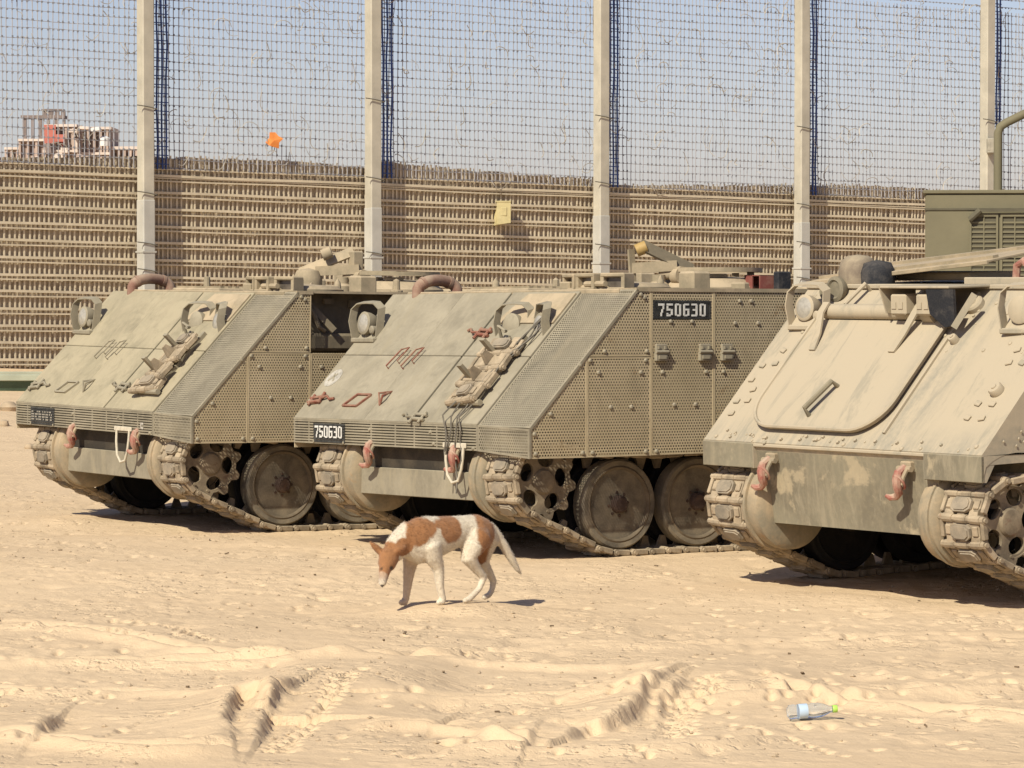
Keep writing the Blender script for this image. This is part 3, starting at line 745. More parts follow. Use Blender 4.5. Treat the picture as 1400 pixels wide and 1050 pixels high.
def spare_track(veh, u, v, rot, mat='track_steel', n=3):
    holder = None
    for k in range(n):
        M = glacis(.055) @ Matrix.Translation((u, v, 0)) @ Matrix.Rotation(R(rot), 4, 'Z') @ Matrix.Translation((.15 * k, 0, 0)) @ Matrix.Rotation(R(random.uniform(-7, 7)), 4, 'X') @ Matrix.Rotation(R(random.uniform(-6, 6)), 4, 'Y')
        if k == n - 1: M = M @ Matrix.Rotation(PI, 4, 'X')
        link('spare_track_link', LINK2, veh, M)
    b = MB(glacis(0) @ Matrix.Translation((u, v, 0)) @ Matrix.Rotation(R(rot), 4, 'Z'))
    for s in (-1, 1): b.bar((-.1, s * .10, .015), (.15 * n, s * .10, .015), .03, .03)
    for (x, y) in ((.08, .02), (.26, -.03), (-.04, .0)): b.prism([(x - .02, y - .02), (x + .02, y - .02), (x + .025, y + .025), (x - .025, y + .025)], .02, .16)
    b.build('link_rack', mat, veh)

def clevis(veh, u, v, rot, mat, L=.17):
    b = MB(glacis(.03) @ Matrix.Translation((u, v, 0)) @ Matrix.Rotation(R(rot), 4, 'Z'))
    b.box(-L / 2, L * .1, .004, .024, 0, .028, .005); b.box(-L / 2, L * .1, -.03, -.01, 0, .028, .005)
    b.cyl((-L * .4, -.045, .016), (-L * .4, .045, .016), .010, n=8); b.cyl((L * .05, -.03, .016), (L * .05, .05, .016), .012, n=8)
    b.tube([(L * .05, 0, .016), (L * .3, .01, .02), (L * .5, -.015, .02)], .009, 6)
    b.build('clevis', mat, veh)
def wire_handle(veh, pts, mat, r=.008, h=.035, name='handle'):
    b = MB(glacis(.0)); P = [(pts[0][0], pts[0][1], .0)] + [(u, v, h) for u, v in pts] + [(pts[-1][0], pts[-1][1], .0)]
    b.tube(P, r, 6); b.build(name, mat, veh)

def tow_hook(veh, y, mat, s):
    b = MB(); x = -.055
    b.box(x - .02, x + .03, y - .045, y + .045, .745, .80, .008); b.cyl((x + .03, y - .06, .755), (x + .03, y + .06, .755), .018, n=8)
    b.tube([(x + .035, y - .03, .76), (x + .07, y - .035, .71), (x + .075, y - .03, .665)], .013, 7); b.tube([(x + .035, y + .03, .76), (x + .07, y + .03, .71), (x + .075, y + .02, .665)], .013, 7)
    hk = b.build('tow_bracket', 'drum', veh)
    b = MB(); b.tube([(x + .03, y, .765), (x + .08, y, .735), (x + .092, y, .69), (x + .085, y - .004, .645), (x + .062, y - .018, .615), (x + .055, y - .05, .592), (x + .075, y - .085, .586), (x + .095, y - .10, .60)], [.022, .026, .030, .027, .025, .023, .019, .010], 9)
    b.tube([(x + .075 + .03 * math.sin(a), y + .035 * math.cos(a), .68 + .04 * math.sin(a)) for a in [i * 2 * PI / 12 for i in range(12)]], .009, 6, True)
    b.build('tow_hook', mat, hk)

def final_drive(veh, s, mat):
    y0, y1 = (s * .70, s * .90)
    b = MB(); pr = [(.0, -.10), (.20, -.10), (.275, -.06), (.29, .0), (.29, .07), (.265, .09), (.20, .10), (0, .10)]
    b.lathe(pr, 40, 'y', (SPX + .005, s * .795, SPZ + .015)); b.lathe([(.293, -.012), (.302, -.01), (.302, .01), (.293, .012)], 40, 'y', (SPX + .005, s * .835, SPZ + .015))
    b.build('final_drive', mat, veh)

def running_gear(veh, dusty):
    for s in (-1, 1):
        for i, x in enumerate(WX):
            hub = link('road_wheel', RIM if s > 0 else RIM_SHADED, veh, Matrix.Translation((x, s * 1.185, WZ)) @ Matrix.Rotation(0 if s > 0 else PI, 4, 'Z') @ Matrix.Rotation(random.uniform(0, 6), 4, 'Y'))
            link('tyre', TYRE if s > 0 else TYRE_SHADED, hub); link('hub', HUB, hub)
            inn = link('inner_wheel', RIM_SHADED, veh, Matrix.Translation((x, s * .985, WZ)) @ Matrix.Rotation(PI if s > 0 else 0, 4, 'Z'))
            link('tyre', TYRE_SHADED, inn)
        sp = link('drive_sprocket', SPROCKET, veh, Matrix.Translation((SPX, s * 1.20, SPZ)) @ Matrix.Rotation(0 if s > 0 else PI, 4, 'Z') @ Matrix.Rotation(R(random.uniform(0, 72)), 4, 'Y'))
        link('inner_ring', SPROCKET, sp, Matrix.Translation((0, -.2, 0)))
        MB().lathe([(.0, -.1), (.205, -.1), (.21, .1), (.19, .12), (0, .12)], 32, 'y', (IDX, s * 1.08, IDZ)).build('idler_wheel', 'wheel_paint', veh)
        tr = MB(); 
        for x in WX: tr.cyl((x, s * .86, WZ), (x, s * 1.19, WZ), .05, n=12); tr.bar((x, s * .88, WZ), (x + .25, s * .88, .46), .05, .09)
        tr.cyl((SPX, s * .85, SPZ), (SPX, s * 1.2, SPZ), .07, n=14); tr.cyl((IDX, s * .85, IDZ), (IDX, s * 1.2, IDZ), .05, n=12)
        tk = tr.build('track', 'grime_shade', veh)
        for k in range(NL):
            p = TPTS[k]; a = TPTS[k - 1]; c = TPTS[(k + 1) % NL]
            tx, tz = c[0] - a[0], c[1] - a[1]; L = math.hypot(tx, tz); tx, tz = tx / L, tz / L
            M = frame((p[0], s * 1.08 + random.gauss(0, .004), p[1]), (tx, 0, tz), (0, 1, 0), (-tz, 0, tx)) @ Matrix.Rotation(random.gauss(0, .035), 4, 'Y') @ Matrix.Rotation(random.gauss(0, .02), 4, 'Z')
            link('track_link', LINK2, tk, M)

def mesh_rail(b, w, h, n):                            # rows of thin louvres with upright stiles
    pass

def build_toga(i, name, label, nums, full):
    veh = empty(name, pose(i)); tag(veh, label, 'armoured carrier', 'armoured carriers parked in a row')
    hm = cached('hull', lambda: hull_mesh(['armour_dark', 'grime_shade'], 0, .13)); link('hull', hm, veh)  # hull behind the plates painted dark, their shade put into its colour
    W = 1.48; ZB, ZT = .69, .885
    running_gear(veh, 0)
    for s in (-1, 1): final_drive(veh, s, 'drum'); tow_hook(veh, -.45 if s < 0 else .62, 'hook_red', s)
    # lower plate deflector
    MB(front(-.03)).box(-.78, .78, .385, .575, -.06, -.045, .004).build('bow_plate', 'armour', veh)
    # ---- side plates
    sp = side(W)
    polys = [('a', [(0, ZB), (.455, ZB), (.455, 1.348), (0, ZT)]), ('b', [(.459, ZB + .001), (.985, ZB + .004), (.985, 1.352), (.459, 1.352)]),
             ('c', [(.463, 1.358), (.985, 1.358), (.985, TOP), (.875, TOP)])]
    xs = [.989, 1.52, 2.30, 3.06, 3.82, 4.60]
    for k in range(5):
        z1 = TOP if full else 1.352
        polys.append(('d%d%d' % (k, full), [(xs[k], ZB + .006 + .004 * k), (xs[k + 1] - .004, ZB + .010 + .004 * k), (xs[k + 1] - .004, z1), (xs[k], z1)]))
    num = (1.005, 1.490, 1.610, 1.730)
    made = []
    for key, poly in polys:
        hole = (num,) if (full and key.startswith('d0')) else ()
        me = cached(('sp', key), lambda: plate_mesh('side_panel', poly, sp, 'armour_side', holes=hole, pitch=.022, ratio=.54))
        made.append(link('side_panel', me, veh))
    ms = cached('side_right', lambda: MB(side(-W)).prism([(0, ZB), (4.6, ZB), (4.6, TOP), (.875, TOP), (0, ZT)], -.008, .0).mesh('right_side_panel', 'armour_side', 0))
    link('right_side_panel', ms, veh)
    bl = [[(.04, .72), (.42, .72), (.16, .98), (.40, 1.30), (.03, .85)], [(.50, .72), (.94, .72), (.55, 1.25), (.90, 1.25), (.65, 1.02), (.82, 1.02), (.94, 1.33), (.48, 1.33)], [(.95, 1.39), (.60, 1.39), (.93, 1.75), (.90, 1.77)],
          [(1.03, .72), (1.48, .72), (1.08, 1.25), (1.45, 1.25), (1.18, 1.03), (1.36, 1.03)] + ([(1.15, 1.59), (1.33, 1.59)] if full else []),
          [(1.56, .73), (2.2, .73), (1.60, 1.25), (1.78, 1.03), (2.0, 1.03)] + ([(1.70, 1.58), (1.90, 1.58), (1.74, 1.73), (1.84, 1.73)] if full else []), [(2.4, 1.2), (2.9, 1.2), (2.4, .74)]]
    for k, q in enumerate(bl): bolts(sp, q, 'armour', made[k])
    if full:                                           # hinged latches across the middle seam
        for u in (1.06, 1.43, 1.62, 2.05):
            b = MB(sp @ Matrix.Translation((u, 1.385, 0))); b.box(-.045, .045, .005, .055, .006, .028, .004); b.box(-.05, .05, -.06, .0, .006, .034, .004)
            b.cyl((-.052, .002, .034), (.052, .002, .034), .012, n=8); b.box(-.03, .03, -.045, -.02, .034, .042); b.box(-.035, -.02, .02, .04, .028, .038); b.box(.02, .035, .02, .04, .028, .038)
            b.build('latch', 'armour', veh)
        number_plate(veh, sp @ Matrix.Translation((num[0], num[2], 0)), num[1] - num[0], num[3] - num[2], nums, 'digit_white', .086, .050, .020, .040, .016)
    top = MB(); top.bar((-.86, W + .003, TOP + .004), (-4.6 if full else -1.0, W + .003, TOP + .004), .02, .026); top.bar((-.88, 1.36, TOP + .008), (-4.6, 1.36, TOP + .008), .24, .018); top.build('top_rail', 'roof_paint', veh)
    MB().box(-4.58, -.62, 1.275, W - .012, .735, .745).build('sun_block_strip', 'grime_shade', veh, 0)  # added closing strip, stops sun through the panel holes reaching the wheels
    # slope edging of the side
    e = MB(); e.bar((.004, W + .004, ZB), (.004, W + .004, ZT), .016, .016, (1, 0, 0)); e.bar((.004, W + .004, ZT), (-.875, W + .004, TOP + .005), .018, .018); e.build('edge_strip', 'armour', veh)
    # ---- perforated band on the glacis and its drop at the bow
    G = frame(Vector((0, 0, ZT)), (0, 1, 0), Vector((-.875, 0, TOP - ZT)).normalized(), Vector((0, 1, 0)).cross(Vector((-.875, 0, TOP - ZT)).normalized()))
    Lg = math.hypot(.875, TOP - ZT)
    me = cached('band', lambda: plate_mesh('slope_band', [(.88, .004), (W, .004), (W, Lg), (.88, Lg)], G, 'armour', pitch=.022, ratio=.54, rim=.014)); link('slope_band', me, veh)
    FR = front(0)
    me = cached('bandf', lambda: plate_mesh('bow_corner', [(.88, ZB + .035), (W, ZB), (W, ZT), (.88, ZT + .015)], FR, 'armour', pitch=.022, ratio=.54, rim=.014)); link('bow_corner', me, veh)
    # ---- bumper of louvres
    def bump():
        b = MB(FR); h0, h1 = ZB + .035, ZT + .012; n = 9; dz = (h1 - h0) / n
        for k in range(n): b.box(-W, .876, h0 + k * dz + .002, h0 + k * dz + dz * .70, -.004, .010)
        for u in (-W, -1.28, -.86, -.45, -.14, .10, .38, .62, .862): b.box(u, u + .014, h0, h1, -.006, .008)
        b.box(-W, .876, h1 - .004, h1 + .008, -.02, .012)
        b.box(-W, -W + .006, h0, h1, -.25, .0)
        return b.mesh('bumper_louvres', 'armour', 0)
    bp = link('bumper', cached('bumper', bump), veh)
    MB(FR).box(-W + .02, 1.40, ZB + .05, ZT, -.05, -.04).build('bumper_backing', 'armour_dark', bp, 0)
    bolts(FR, [(-.46, .84), (.31, .84), (.35, .76), (-.46, .76), (.60, .74), (-.8, .74), (-1.2, .74), (.83, .74)], 'armour', bp)
    (number_plate if full else worn_plate)(veh, front(.0125) @ Matrix.Translation((-1.20, ZB + .045, 0)), .42, .155, nums, 'digit_white' if full else 'digit_faded', .085, .050, .013, .03, .035, False)
    # ---- glacis boards
    bd = [(-W, -.545), (-.540, .045), (.075, .872)]; hs = [(0.006, .63), (.634, Lg - .02)]
    for a, b_ in bd:
        for c, d in hs: MB(G).box(a, b_, c, d, .0, .022, .004).build('glacis_plate', 'armour' if full else 'armour_pale', veh)
    MB(G).box(.052, .068, .02, Lg - .05, -.10, -.09).build('gap_shade_strip', 'grime_shade', veh, 0)  # dark strip added deep in the board gap, shade put into its colour
    MB(G).box(-W, -W + .02, -.0, Lg, -.10, -.002).build('board_edge', 'armour', veh, 0)
    h = MB(); h.box(-.99, -.85, -1.30, 1.30, TOP - .02, TOP + .012, .006); h.build('roof_lip', 'roof_paint', veh)
    # fittings on the boards
    red = 'handle_red' if full else 'armour'
    def onG(m): return G @ Matrix.Translation((0, 0, .022)) @ m
    def wh(pts, mat, hh=.03, r=.006):
        b = MB(onG(Matrix())); b.tube([(pts[0][0], pts[0][1], -.003)] + [(u, v, hh) for u, v in pts] + [(pts[-1][0], pts[-1][1], -.003)], r, 6); b.build('grab_handle', mat, veh)
    for u in (-.74, -.55): wh([(u, .50), (u + .03, .66), (u + .11, .68), (u + .09, .55)], red)
    def cv(u, v, rot, mat):
        b = MB(onG(Matrix.Translation((u, v, 0)) @ Matrix.Rotation(R(rot), 4, 'Z')))
        b.box(-.13, .02, .006, .030, 0, .03, .006); b.box(-.13, .02, -.034, -.010, 0, .03, .006); b.cyl((-.10, -.05, .018), (-.10, .05, .018), .011, n=8)
        b.cyl((.01, -.04, .018), (.01, .06, .018), .012, n=8); b.tube([(.0, 0, .02), (.08, .012, .026), (.13, -.02, .02), (.17, -.01, .012)], .010, 6); b.build('clevis', mat, veh)
    cv(-1.29, .18, 8, red); cv(.08, .22 if not full else .84, 176, red if full else 'armour')
    if full: cv(.10, .04, 178, 'armour')
    b = MB(onG(Matrix()))
    for p, q in (((-.94, .13), (-.86, .24)), ((-.86, .24), (-.68, .24)), ((-.68, .24), (-.76, .13)), ((-.76, .13), (-.94, .13))): b.bar((*p, .008), (*q, .008), .014, .014)
    b.build('rod_bracket', red, veh)
    b = MB(onG(Matrix())); b.tube([(-.48, .15, .0), (-.51, .22, .05), (-.46, .28, .0), (-.44, .20, .05), (-.48, .15, .0)], .009, 6); b.build('lifting_eye', red, veh)
    # spare track links in a rack
    for k in range(4):
        M = onG(Matrix.Translation((.57, .24 + .145 * k, .05)) @ Matrix.Rotation(R(90 + random.uniform(-9, 9)), 4, 'Z') @ Matrix.Rotation(R(random.uniform(-9, 9)), 4, 'X') @ Matrix.Rotation(PI if k in (1, 2) else 0, 4, 'X'))
        link('spare_track_link', LINK2, veh, M)
    b = MB(onG(Matrix()))
    b.box(.47, .50, .18, .80, 0, .03); b.box(.67, .70, .18, .80, 0, .03); b.cyl((.41, .17, .035), (.79, .17, .035), .022, n=8)
    rk = b.build('link_rack', 'armour', veh)
    for (u, v) in ((.47, .36), (.50, .60)):
        b = MB(onG(Matrix())); b.prism([(u, v), (u + .05, v), (u + .06, v + .02), (u, v + .025)], .02, .19); b.build('rack_tongue', 'armour', rk)
    b = MB(onG(Matrix())); b.tube([(.40, .78, .0), (.42, .82, .10), (.48, .81, .06), (.51, .78, .09)], .012, 6); b.build('rack_hook', 'armour', rk)
    # lamp brackets
    headlight(veh, -1.36, 1, 'armour', 0, True, -.58, 1.52)
    headlight(veh, .40, 1, 'armour', 8, False); headlight(veh, .72, -1, 'armour', -6)
    MB(G).prism([(.16, Lg - .33), (.86, Lg - .33), (.86, Lg - .05), (.30, Lg - .05)], .023, .034).build('lamp_base', 'roof_paint', veh)
    # rope loop hanging from the bumper
    b = MB(Matrix.Translation((0, .24 if full else .03, 0))); b.tube([(.02, .28, ZB + .06), (.025, .285, .66), (.03, .31, .56), (.03, .37, .505), (.03, .44, .52), (.03, .48, .60), (.025, .49, .68), (.02, .49, ZB + .06)], .010, 8); b.box(.012, .024, .24, .52, ZB + .05, ZB + .085, .004)
    b.build('rope_loop', 'strap', veh)
    if full:
        for k in range(4):
            u = .52 + .06 * k; pts = []
            for j in range(15):
                q = j / 14; sag = .02 + .015 * math.sin(q * 9 + k)
                pts.append(tuple(G @ Vector((.80 - (.80 - u) * q + .02 * math.sin(q * 11 + k * 2), Lg - .25 - (Lg - .28) * q, .05 + sag))))
            for j in range(6): pts.append((.03 + .01 * math.sin(j + k), u + .01 + .02 * math.sin(j * 1.3 + k) - (.02 * j if k == 1 else 0), .86 - .05 * j * (1 + .35 * (k % 3))))
            MB().tube(pts, .006, 5).build('loose_cable', 'cable', veh)
        b = MB(onG(Matrix())); b.lathe([(0, .0005), (.085, .0005), (.085, .003), (0, .003)], 28, 'z', (-1.37, .40, 0)); 
        em = b.build('painted_emblem', 'white_mark', veh, 0)
        b = MB(onG(Matrix())); b.bar((-1.41, .37, .004), (-1.35, .44, .004), .018, .003); b.bar((-1.39, .44, .004), (-1.34, .37, .004), .014, .003); b.build('emblem_stroke', 'armour', em, 0)
    else:
        b = MB(front(.012)); b.box(.685, .73, .80, .815, 0, .003); b.box(.685, .70, .77, .80, 0, .003); b.box(.70, .73, .765, .782, 0, .003); b.build('painted_mark', 'white_mark', veh, 0)
        # ---- roof
    pipe_arch(veh, 'rust_pipe', -1.17, -1.03)
    b = MB(ROOF); b.box(-.72, .05, .98, 1.62, 0, .03, .01)
    for k in range(9): b.box(-.70, .03, 1.01 + k * .066, 1.045 + k * .066, .03, .045)
    b.build('engine_grille', 'roof_paint', veh)
    b = MB(ROOF); b.lathe([(.33, 0), (.33, .03), (.30, .055), (0, .075)], 26, 'z', (.72, 1.32, 0)); b.box(.40, .52, 1.0, 1.06, .0, .07, .01); b.cyl((.72, 1.0, .05), (.95, 1.0, .05), .02, n=8); b.build('driver_hatch', 'roof_paint', veh)
    for (u, v, rz) in ((.50, 1.00, -14), (.74, .97, 0), (.98, 1.03, 16)): periscope(veh, ROOF @ Matrix.Translation((u, v, 0)) @ Matrix.Rotation(R(rz), 4, 'Z'), 'roof_paint', .21, .125)
    for (u, v) in ((-.2, 1.75), (.15, 1.72), (-.55, 1.72), (.35, 2.9), (-.4, 2.95), (1.1, 2.75), (-1.0, 2.3), (-1.1, 1.5), (1.12, 1.95), (-.9, 1.9), (.62, 1.72), (1.15, 3.3)):
        q = random.random(); b = MB(ROOF @ Matrix.Translation((u, v, 0)) @ Matrix.Rotation(random.uniform(-.5, .5), 4, 'Z'))
        if q < .4: b.box(0, random.uniform(.08, .2), 0, .06, 0, random.uniform(.03, .08), .008)
        elif q < .7: b.lathe([(.05, 0), (.05, .03), (.03, .035), (.025, random.uniform(.06, .12)), (0, random.uniform(.12, .13))], 10)
        else: b.tube([(0, 0, 0), (.0, .0, .06), (.10, .02, .075), (.2, 0, .06), (.2, 0, 0)], .011, 6)
        b.build('roof_fitting', 'roof_paint', veh)
    # commander's station
    cx, cy = .30, 2.42
    b = MB(ROOF @ Matrix.Translation((cx, cy, 0))); b.lathe([(.40, 0), (.40, .04), (.36, .07), (.34, .10), (.22, .115), (0, .12)], 32)
    b.build('cupola', 'roof_paint', veh)
    for a in (-150, -110, -70, -30): periscope(veh, ROOF @ Matrix.Translation((cx + .30 * math.cos(R(a)), cy + .30 * math.sin(R(a)), .05)) @ Matrix.Rotation(R(a + 90), 4, 'Z'), 'roof_paint', .15, .085, .09)
    b = MB(ROOF @ Matrix.Translation((cx, cy, 0)))
    b.ring([(.37 * math.cos(i * PI / 16), .37 * math.sin(i * PI / 16)) for i in range(32)], [(.29 * math.cos(i * PI / 16), .29 * math.sin(i * PI / 16)) for i in range(32)], .150, .180); sk = b.build('skate_ring', 'roof_paint', veh)
    for a in (20, 110, 200, 290): MB(ROOF @ Matrix.Translation((cx, cy, 0))).bar((.33 * math.cos(R(a)), .33 * math.sin(R(a)), .155), (.33 * math.cos(R(a)), .33 * math.sin(R(a)), .03), .05, .02).build('ring_strut', 'armour_dark', sk)
    P = ROOF @ Matrix.Translation((.25, 1.98, 0)); k = 1 if full else -1
    b = MB(P); b.lathe([(.075, 0), (.075, .06), (.05, .08), (.05, .13)], 16); gm = b.build('gun_mount', 'roof_paint', veh)
    if full:
        MB(P).bar((-.05, -.12, .345), (.10, .23, .165), .10, .018, (.6, -.3, .6)).build('cradle_arm', 'armour_dark', gm)
        MB(P).bar((-.10, -.17, .31), (-.10, -.15, .05), .02, .05).build('strap', 'roof_paint', gm)
    else:
        MB(P).bar((-.22, -.26, .16), (.0, .10, .335), .09, .018, (.6, -.3, .6)).build('cradle_arm', 'roof_paint', gm)
        MB(P).box(-.02, .06, .06, .16, .12, .34, .012).build('upright', 'roof_paint', gm)
        MB(P).bar((-.15, -.2, .165), (.25, .35, .17), .05, .03).build('rest_bar', 'roof_paint', gm)
        MB(P).lathe([(.11, 0), (.115, .07), (.09, .13), (0, .15)], 16, 'z', (-.16, -.22, .05)).build('mount_drum', 'roof_paint', gm)
    MB(P).bar((-.14, -.16, .175), (.06, .12, .195), .09, .075).build('receiver', 'roof_paint', gm)
    MB(P).cyl((.05, .12, .125), (.13, .12, .125), .065, n=18).build('pivot_drum', 'roof_paint', gm)
    MB(P).cyl((-.02, .02, .13), (.07, .12, .13), .035, n=12).build('pivot_shaft', 'roof_paint', gm)
    MB(P).box(.08, .16, .10, .32, .02, .10, .012).build('mount_base', 'armour_dark', gm)
    MB(P).box(.12, .18, .36, .50, .03, .11, .02).build('sight_box', 'roof_paint', gm)
    MB(P).tube([(.0, .28, .05), (.05, .33, .10), (.12, .38, .07), (.16, .44, .12)], .012, 6).build('hose', 'cable', gm)
    MB(P).cyl((-.07, -.145, .30), (-.03, -.085, .33), .046, n=14).build('cap', 'brass' if full else 'roof_paint', gm)
    b = MB(ROOF @ Matrix.Translation((.72, cy + .12, 0)))
    if full:
        b.box(-.09, .09, -.08, .08, .01, .015); b.box(-.09, -.078, -.08, .08, .01, .125); b.box(.078, .09, -.08, .08, .01, .125); b.box(-.09, .09, .068, .08, .01, .125); b.box(-.09, .09, -.08, .08, .118, .125); b.box(-.09, .0, -.08, -.07, .01, .125)
        b.build('ammunition_box', 'red_box', veh, 0)
        MB(ROOF @ Matrix.Translation((.86, cy + .20, 0))).box(-.03, .03, -.06, .06, 0, .15, .008).build('ring_leg', 'black_cloth', veh)
    b = MB(ROOF); b.box(-.70, .70, 3.05, 4.35, 0, .05, .015); b.box(-.5, -.4, 3.02, 3.1, .05, .08); b.build('cargo_hatch', 'roof_paint', veh)
    for q in ((-1.0, -.72, 2.1, 2.4, .12), (-.95, -.80, 2.6, 2.75, .17), (.95, 1.12, 1.62, 1.78, .14)): MB(ROOF).box(q[0], q[1], q[2], q[3], 0, q[4], .015).build('stowage_box', 'roof_paint', veh)
    MB(ROOF).cyl((-.6, 3.0, 0), (-.6, 3.0, .16), .03, n=8).build('antenna_base', 'roof_paint', veh)
    return veh

v_mid = build_toga(1, 'armored_carrier', 'olive carrier with full perforated side armour and number 750630, behind the dog', '750630', 1)
v_left = build_toga(0, 'armored_carrier', 'leftmost olive carrier, upper rear side plates missing, faded front number', '751329', 0)

# gear stowed in the gap where the left carrier has no upper plates
b = MB(side(1.29)); b.box(1.06, 1.50, 1.37, 1.50, 0, .10, .02); b.tube([(1.0, 1.72, .02), (1.06, 1.66, .10), (1.10, 1.55, .12), (1.16, 1.52, .10)], .018, 6); b.box(1.2, 1.28, 1.72, 1.76, 0, .03); b.box(1.42, 1.5, 1.70, 1.75, 0, .03)
b.bar((1.02, 1.76, .02), (1.22, 1.52, .14), .05, .02, (0, 0, 1)); b.build('side_bracket', 'armour_dark', v_left)

# ------------------------------------------------------------------ the bare, sand-covered carrier
def build_bare():
    veh = empty('armored_carrier', pose(2)); tag(veh, 'rightmost carrier caked in pale sand, bare hull with rounded trim board', 'armoured carrier', 'armoured carriers parked in a row')
    link('hull', hull_mesh(['dusty_hull', 'dusty_front'], 1, 0.0, .07), veh)
    running_gear(veh, 1)
    for s in (-1, 1): final_drive(veh, s, 'drum')
    low = set(c.name for c in veh.children if c.name.split('.')[0] != 'hull')
    for s in (-1, 1): tow_hook(veh, s * .62, 'hook_red', s)
    G = glacis(0); Lg = GL
    MB(front(-.046)).box(-.80, .80, GZ - .030, GZ - .006, -.02, .016, .006).build('bow_rib', 'dusty', veh)
    for s in (-1, 1):
        y0, y1 = sorted((s * .785, s * 1.272)); MB(front(-.03)).box(y0, y1, .70, GZ - .006, -.02, .006, .004).build('fender_face', 'dusty_front', veh)
    # trim board with rounded lower corners
    r = .25; u0, u1, v0, v1 = -.93, .30, .10, .98
    poly = [(u1, v1), (u0, v1)] + [(u0 + r - r * math.cos(R(a)), v0 + r - r * math.sin(R(a))) for a in range(0, 91, 10)] + [(u1 - r + r * math.sin(R(a)), v0 + r - r * math.cos(R(a))) for a in range(0, 91, 10)]
    b = MB(G); b.prism(poly, .018, .042); tb = b.build('trim_board', 'dusty_hull', veh, 25)
    b = MB(G); pp = [(x, y, .044) for x, y in poly[2:]]; b.tube([(u0, v1, .044)] + pp + [(u1, v1, .044)], .012, 6); b.build('board_rim', 'dusty', tb)
    b = MB(G); b.tube([(-.37, .20, .03), (-.37, .21, .10), (-.29, .43, .10), (-.29, .44, .03)], .018, 8); b.build('grab_handle', 'dusty_front', veh)
    b = MB(G); b.cyl((-.84, 1.03, .065), (.14, 1.03, .065), .048, n=18); b.cyl((.10, 1.03, .07), (.19, 1.03, .07), .068, n=18); b.build('board_roller', 'dusty', veh)
    for u in (-.80, .07):
        b = MB(G); b.strip([(u, 1.05, .125), (u, .97, .12), (u + (.03 if u < 0 else -.05), .84, .07), (u + (.05 if u < 0 else -.08), .72, .048)], .055, .014, (1, 0, 0)); b.build('roller_arm', 'dusty', veh)
    # bolted pads and plugs
    pad = MB().box(-.024, .024, -.018, .018, 0, .012, .004).mesh('weld_pad', 'dusty')
    for (u, v) in ((-1.09, .75), (-1.19, .62), (-1.08, .64), (-1.2, .50), (-1.2, .32), (-1.10, .33), (-1.17, .22), (-1.12, .42), (1.0, .80), (1.0, .70), (1.11, .70), (.97, .38), (1.09, .38), (.96, .27), (1.08, .27)):
        link('weld_pad', pad, veh, G @ Matrix.Translation((u, v, 0)) @ Matrix.Rotation(random.uniform(-.3, .3), 4, 'Z'))
    for (u, v, r) in ((.27, 1.0, .045), (.40, 1.14, .062), (1.06, .48, .046), (.42, .86, .03)):
        b = MB(G); b.lathe([(r, 0), (r, .03), (r * .85, .042), (r * .4, .042), (r * .35, .05), (0, .05)], 16, 'z', (u, v, 0)); b.build('plug', 'dusty', veh)
    b = MB(G)
    for k in range(8): b.lathe([(.012, 0), (.012, .012), (0, .016)], 8, 'z', (-.70 + k * .17 + random.uniform(-.02, .02), .045 + random.uniform(-.012, .012), 0))
    for k in range(22): b.lathe([(.010, 0), (.010, .010), (0, .013)], 6, 'z', (random.uniform(-1.2, 1.2), random.choice((random.uniform(.03, .09), random.uniform(1.05, 1.28))), 0))
    b.build('rivet_row', 'dusty', veh)['kind'] = 'stuff'
    bolts(side(1.273), [(.3 + .02 * k, .90 + .02 * (k * 7 % 5)) for k in range(8)] + [(.2, .93), (.45, 1.1), (.6, 1.2)], 'dusty', veh, .009, .008)
    b = MB(G); b.tube([(-.72, 1.10, 0), (-.72, 1.10, .06), (-.66, 1.27, .06), (-.66, 1.27, 0)], .014, 8); b.build('grab_handle', 'dusty', veh)
    b = MB(G)
    for k in range(70):
        u, v = random.choice(((random.uniform(-1.2, 1.2), random.uniform(.0, .07)), (random.uniform(.25, 1.2), random.uniform(.75, 1.28)), (random.uniform(-1.2, -.9), random.uniform(.85, 1.28)))); r = random.uniform(.006, .017)
        b.lathe([(r, -.002), (r * .9, r * .3), (r * .45, r * .6), (0, r * .7)], 7, 'z', (u, v, 0))
    b.build('dried_mud', 'dusty', veh)['kind'] = 'stuff'
    MB(G).bar((.345, .12, .006), (.345, 1.25, .006), .022, .014, (0, 0, 1)).build('weld_seam', 'dusty', veh)
    # lamps
    headlight(veh, -1.02, 1, 'dusty', 4, True, -.74, 1.60); headlight(veh, .93, 1, 'dusty', 10, False, -.74, 1.60)
    for u in (-1.18, .80): MB(G).box(u, u + .32, .92, 1.04, 0, .03, .01).build('lamp_base', 'dusty', veh)
    b = MB(Matrix.Translation((-.86, -.92, 1.78))); b.lathe([(0, -.05), (.05, -.05), (.08, -.01), (.082, .02), (.06, .03), (.05, .018), (0, .018)], 20, 'x'); b.cyl((-.0, 0, -.06), (-.04, 0, -.16), .025, n=8); b.cyl((-.05, -.10, -.02), (.02, -.10, -.02), .05, n=14); b.build('horn', 'dusty_front', veh)
    # hood over the driver's lamps
    H = Matrix.Translation((-.66, .12, 1.66))
    b = MB(H); b.box(-.34, .10, -.30, .32, .135, .15, .004);     b.add([(.10, -.30, .15), (-.2, -.30, .15), (-.2, -.30, .0), (.05, -.29, -.02), (.10, -.31, .15), (-.2, -.31, .15), (-.2, -.31, .0), (.05, -.30, -.02)], [(3, 2, 1, 0), (4, 5, 6, 7), (4, 7, 3, 0), (7, 6, 2, 3)])
    b.build('lamp_hood', 'dusty', veh, 0)
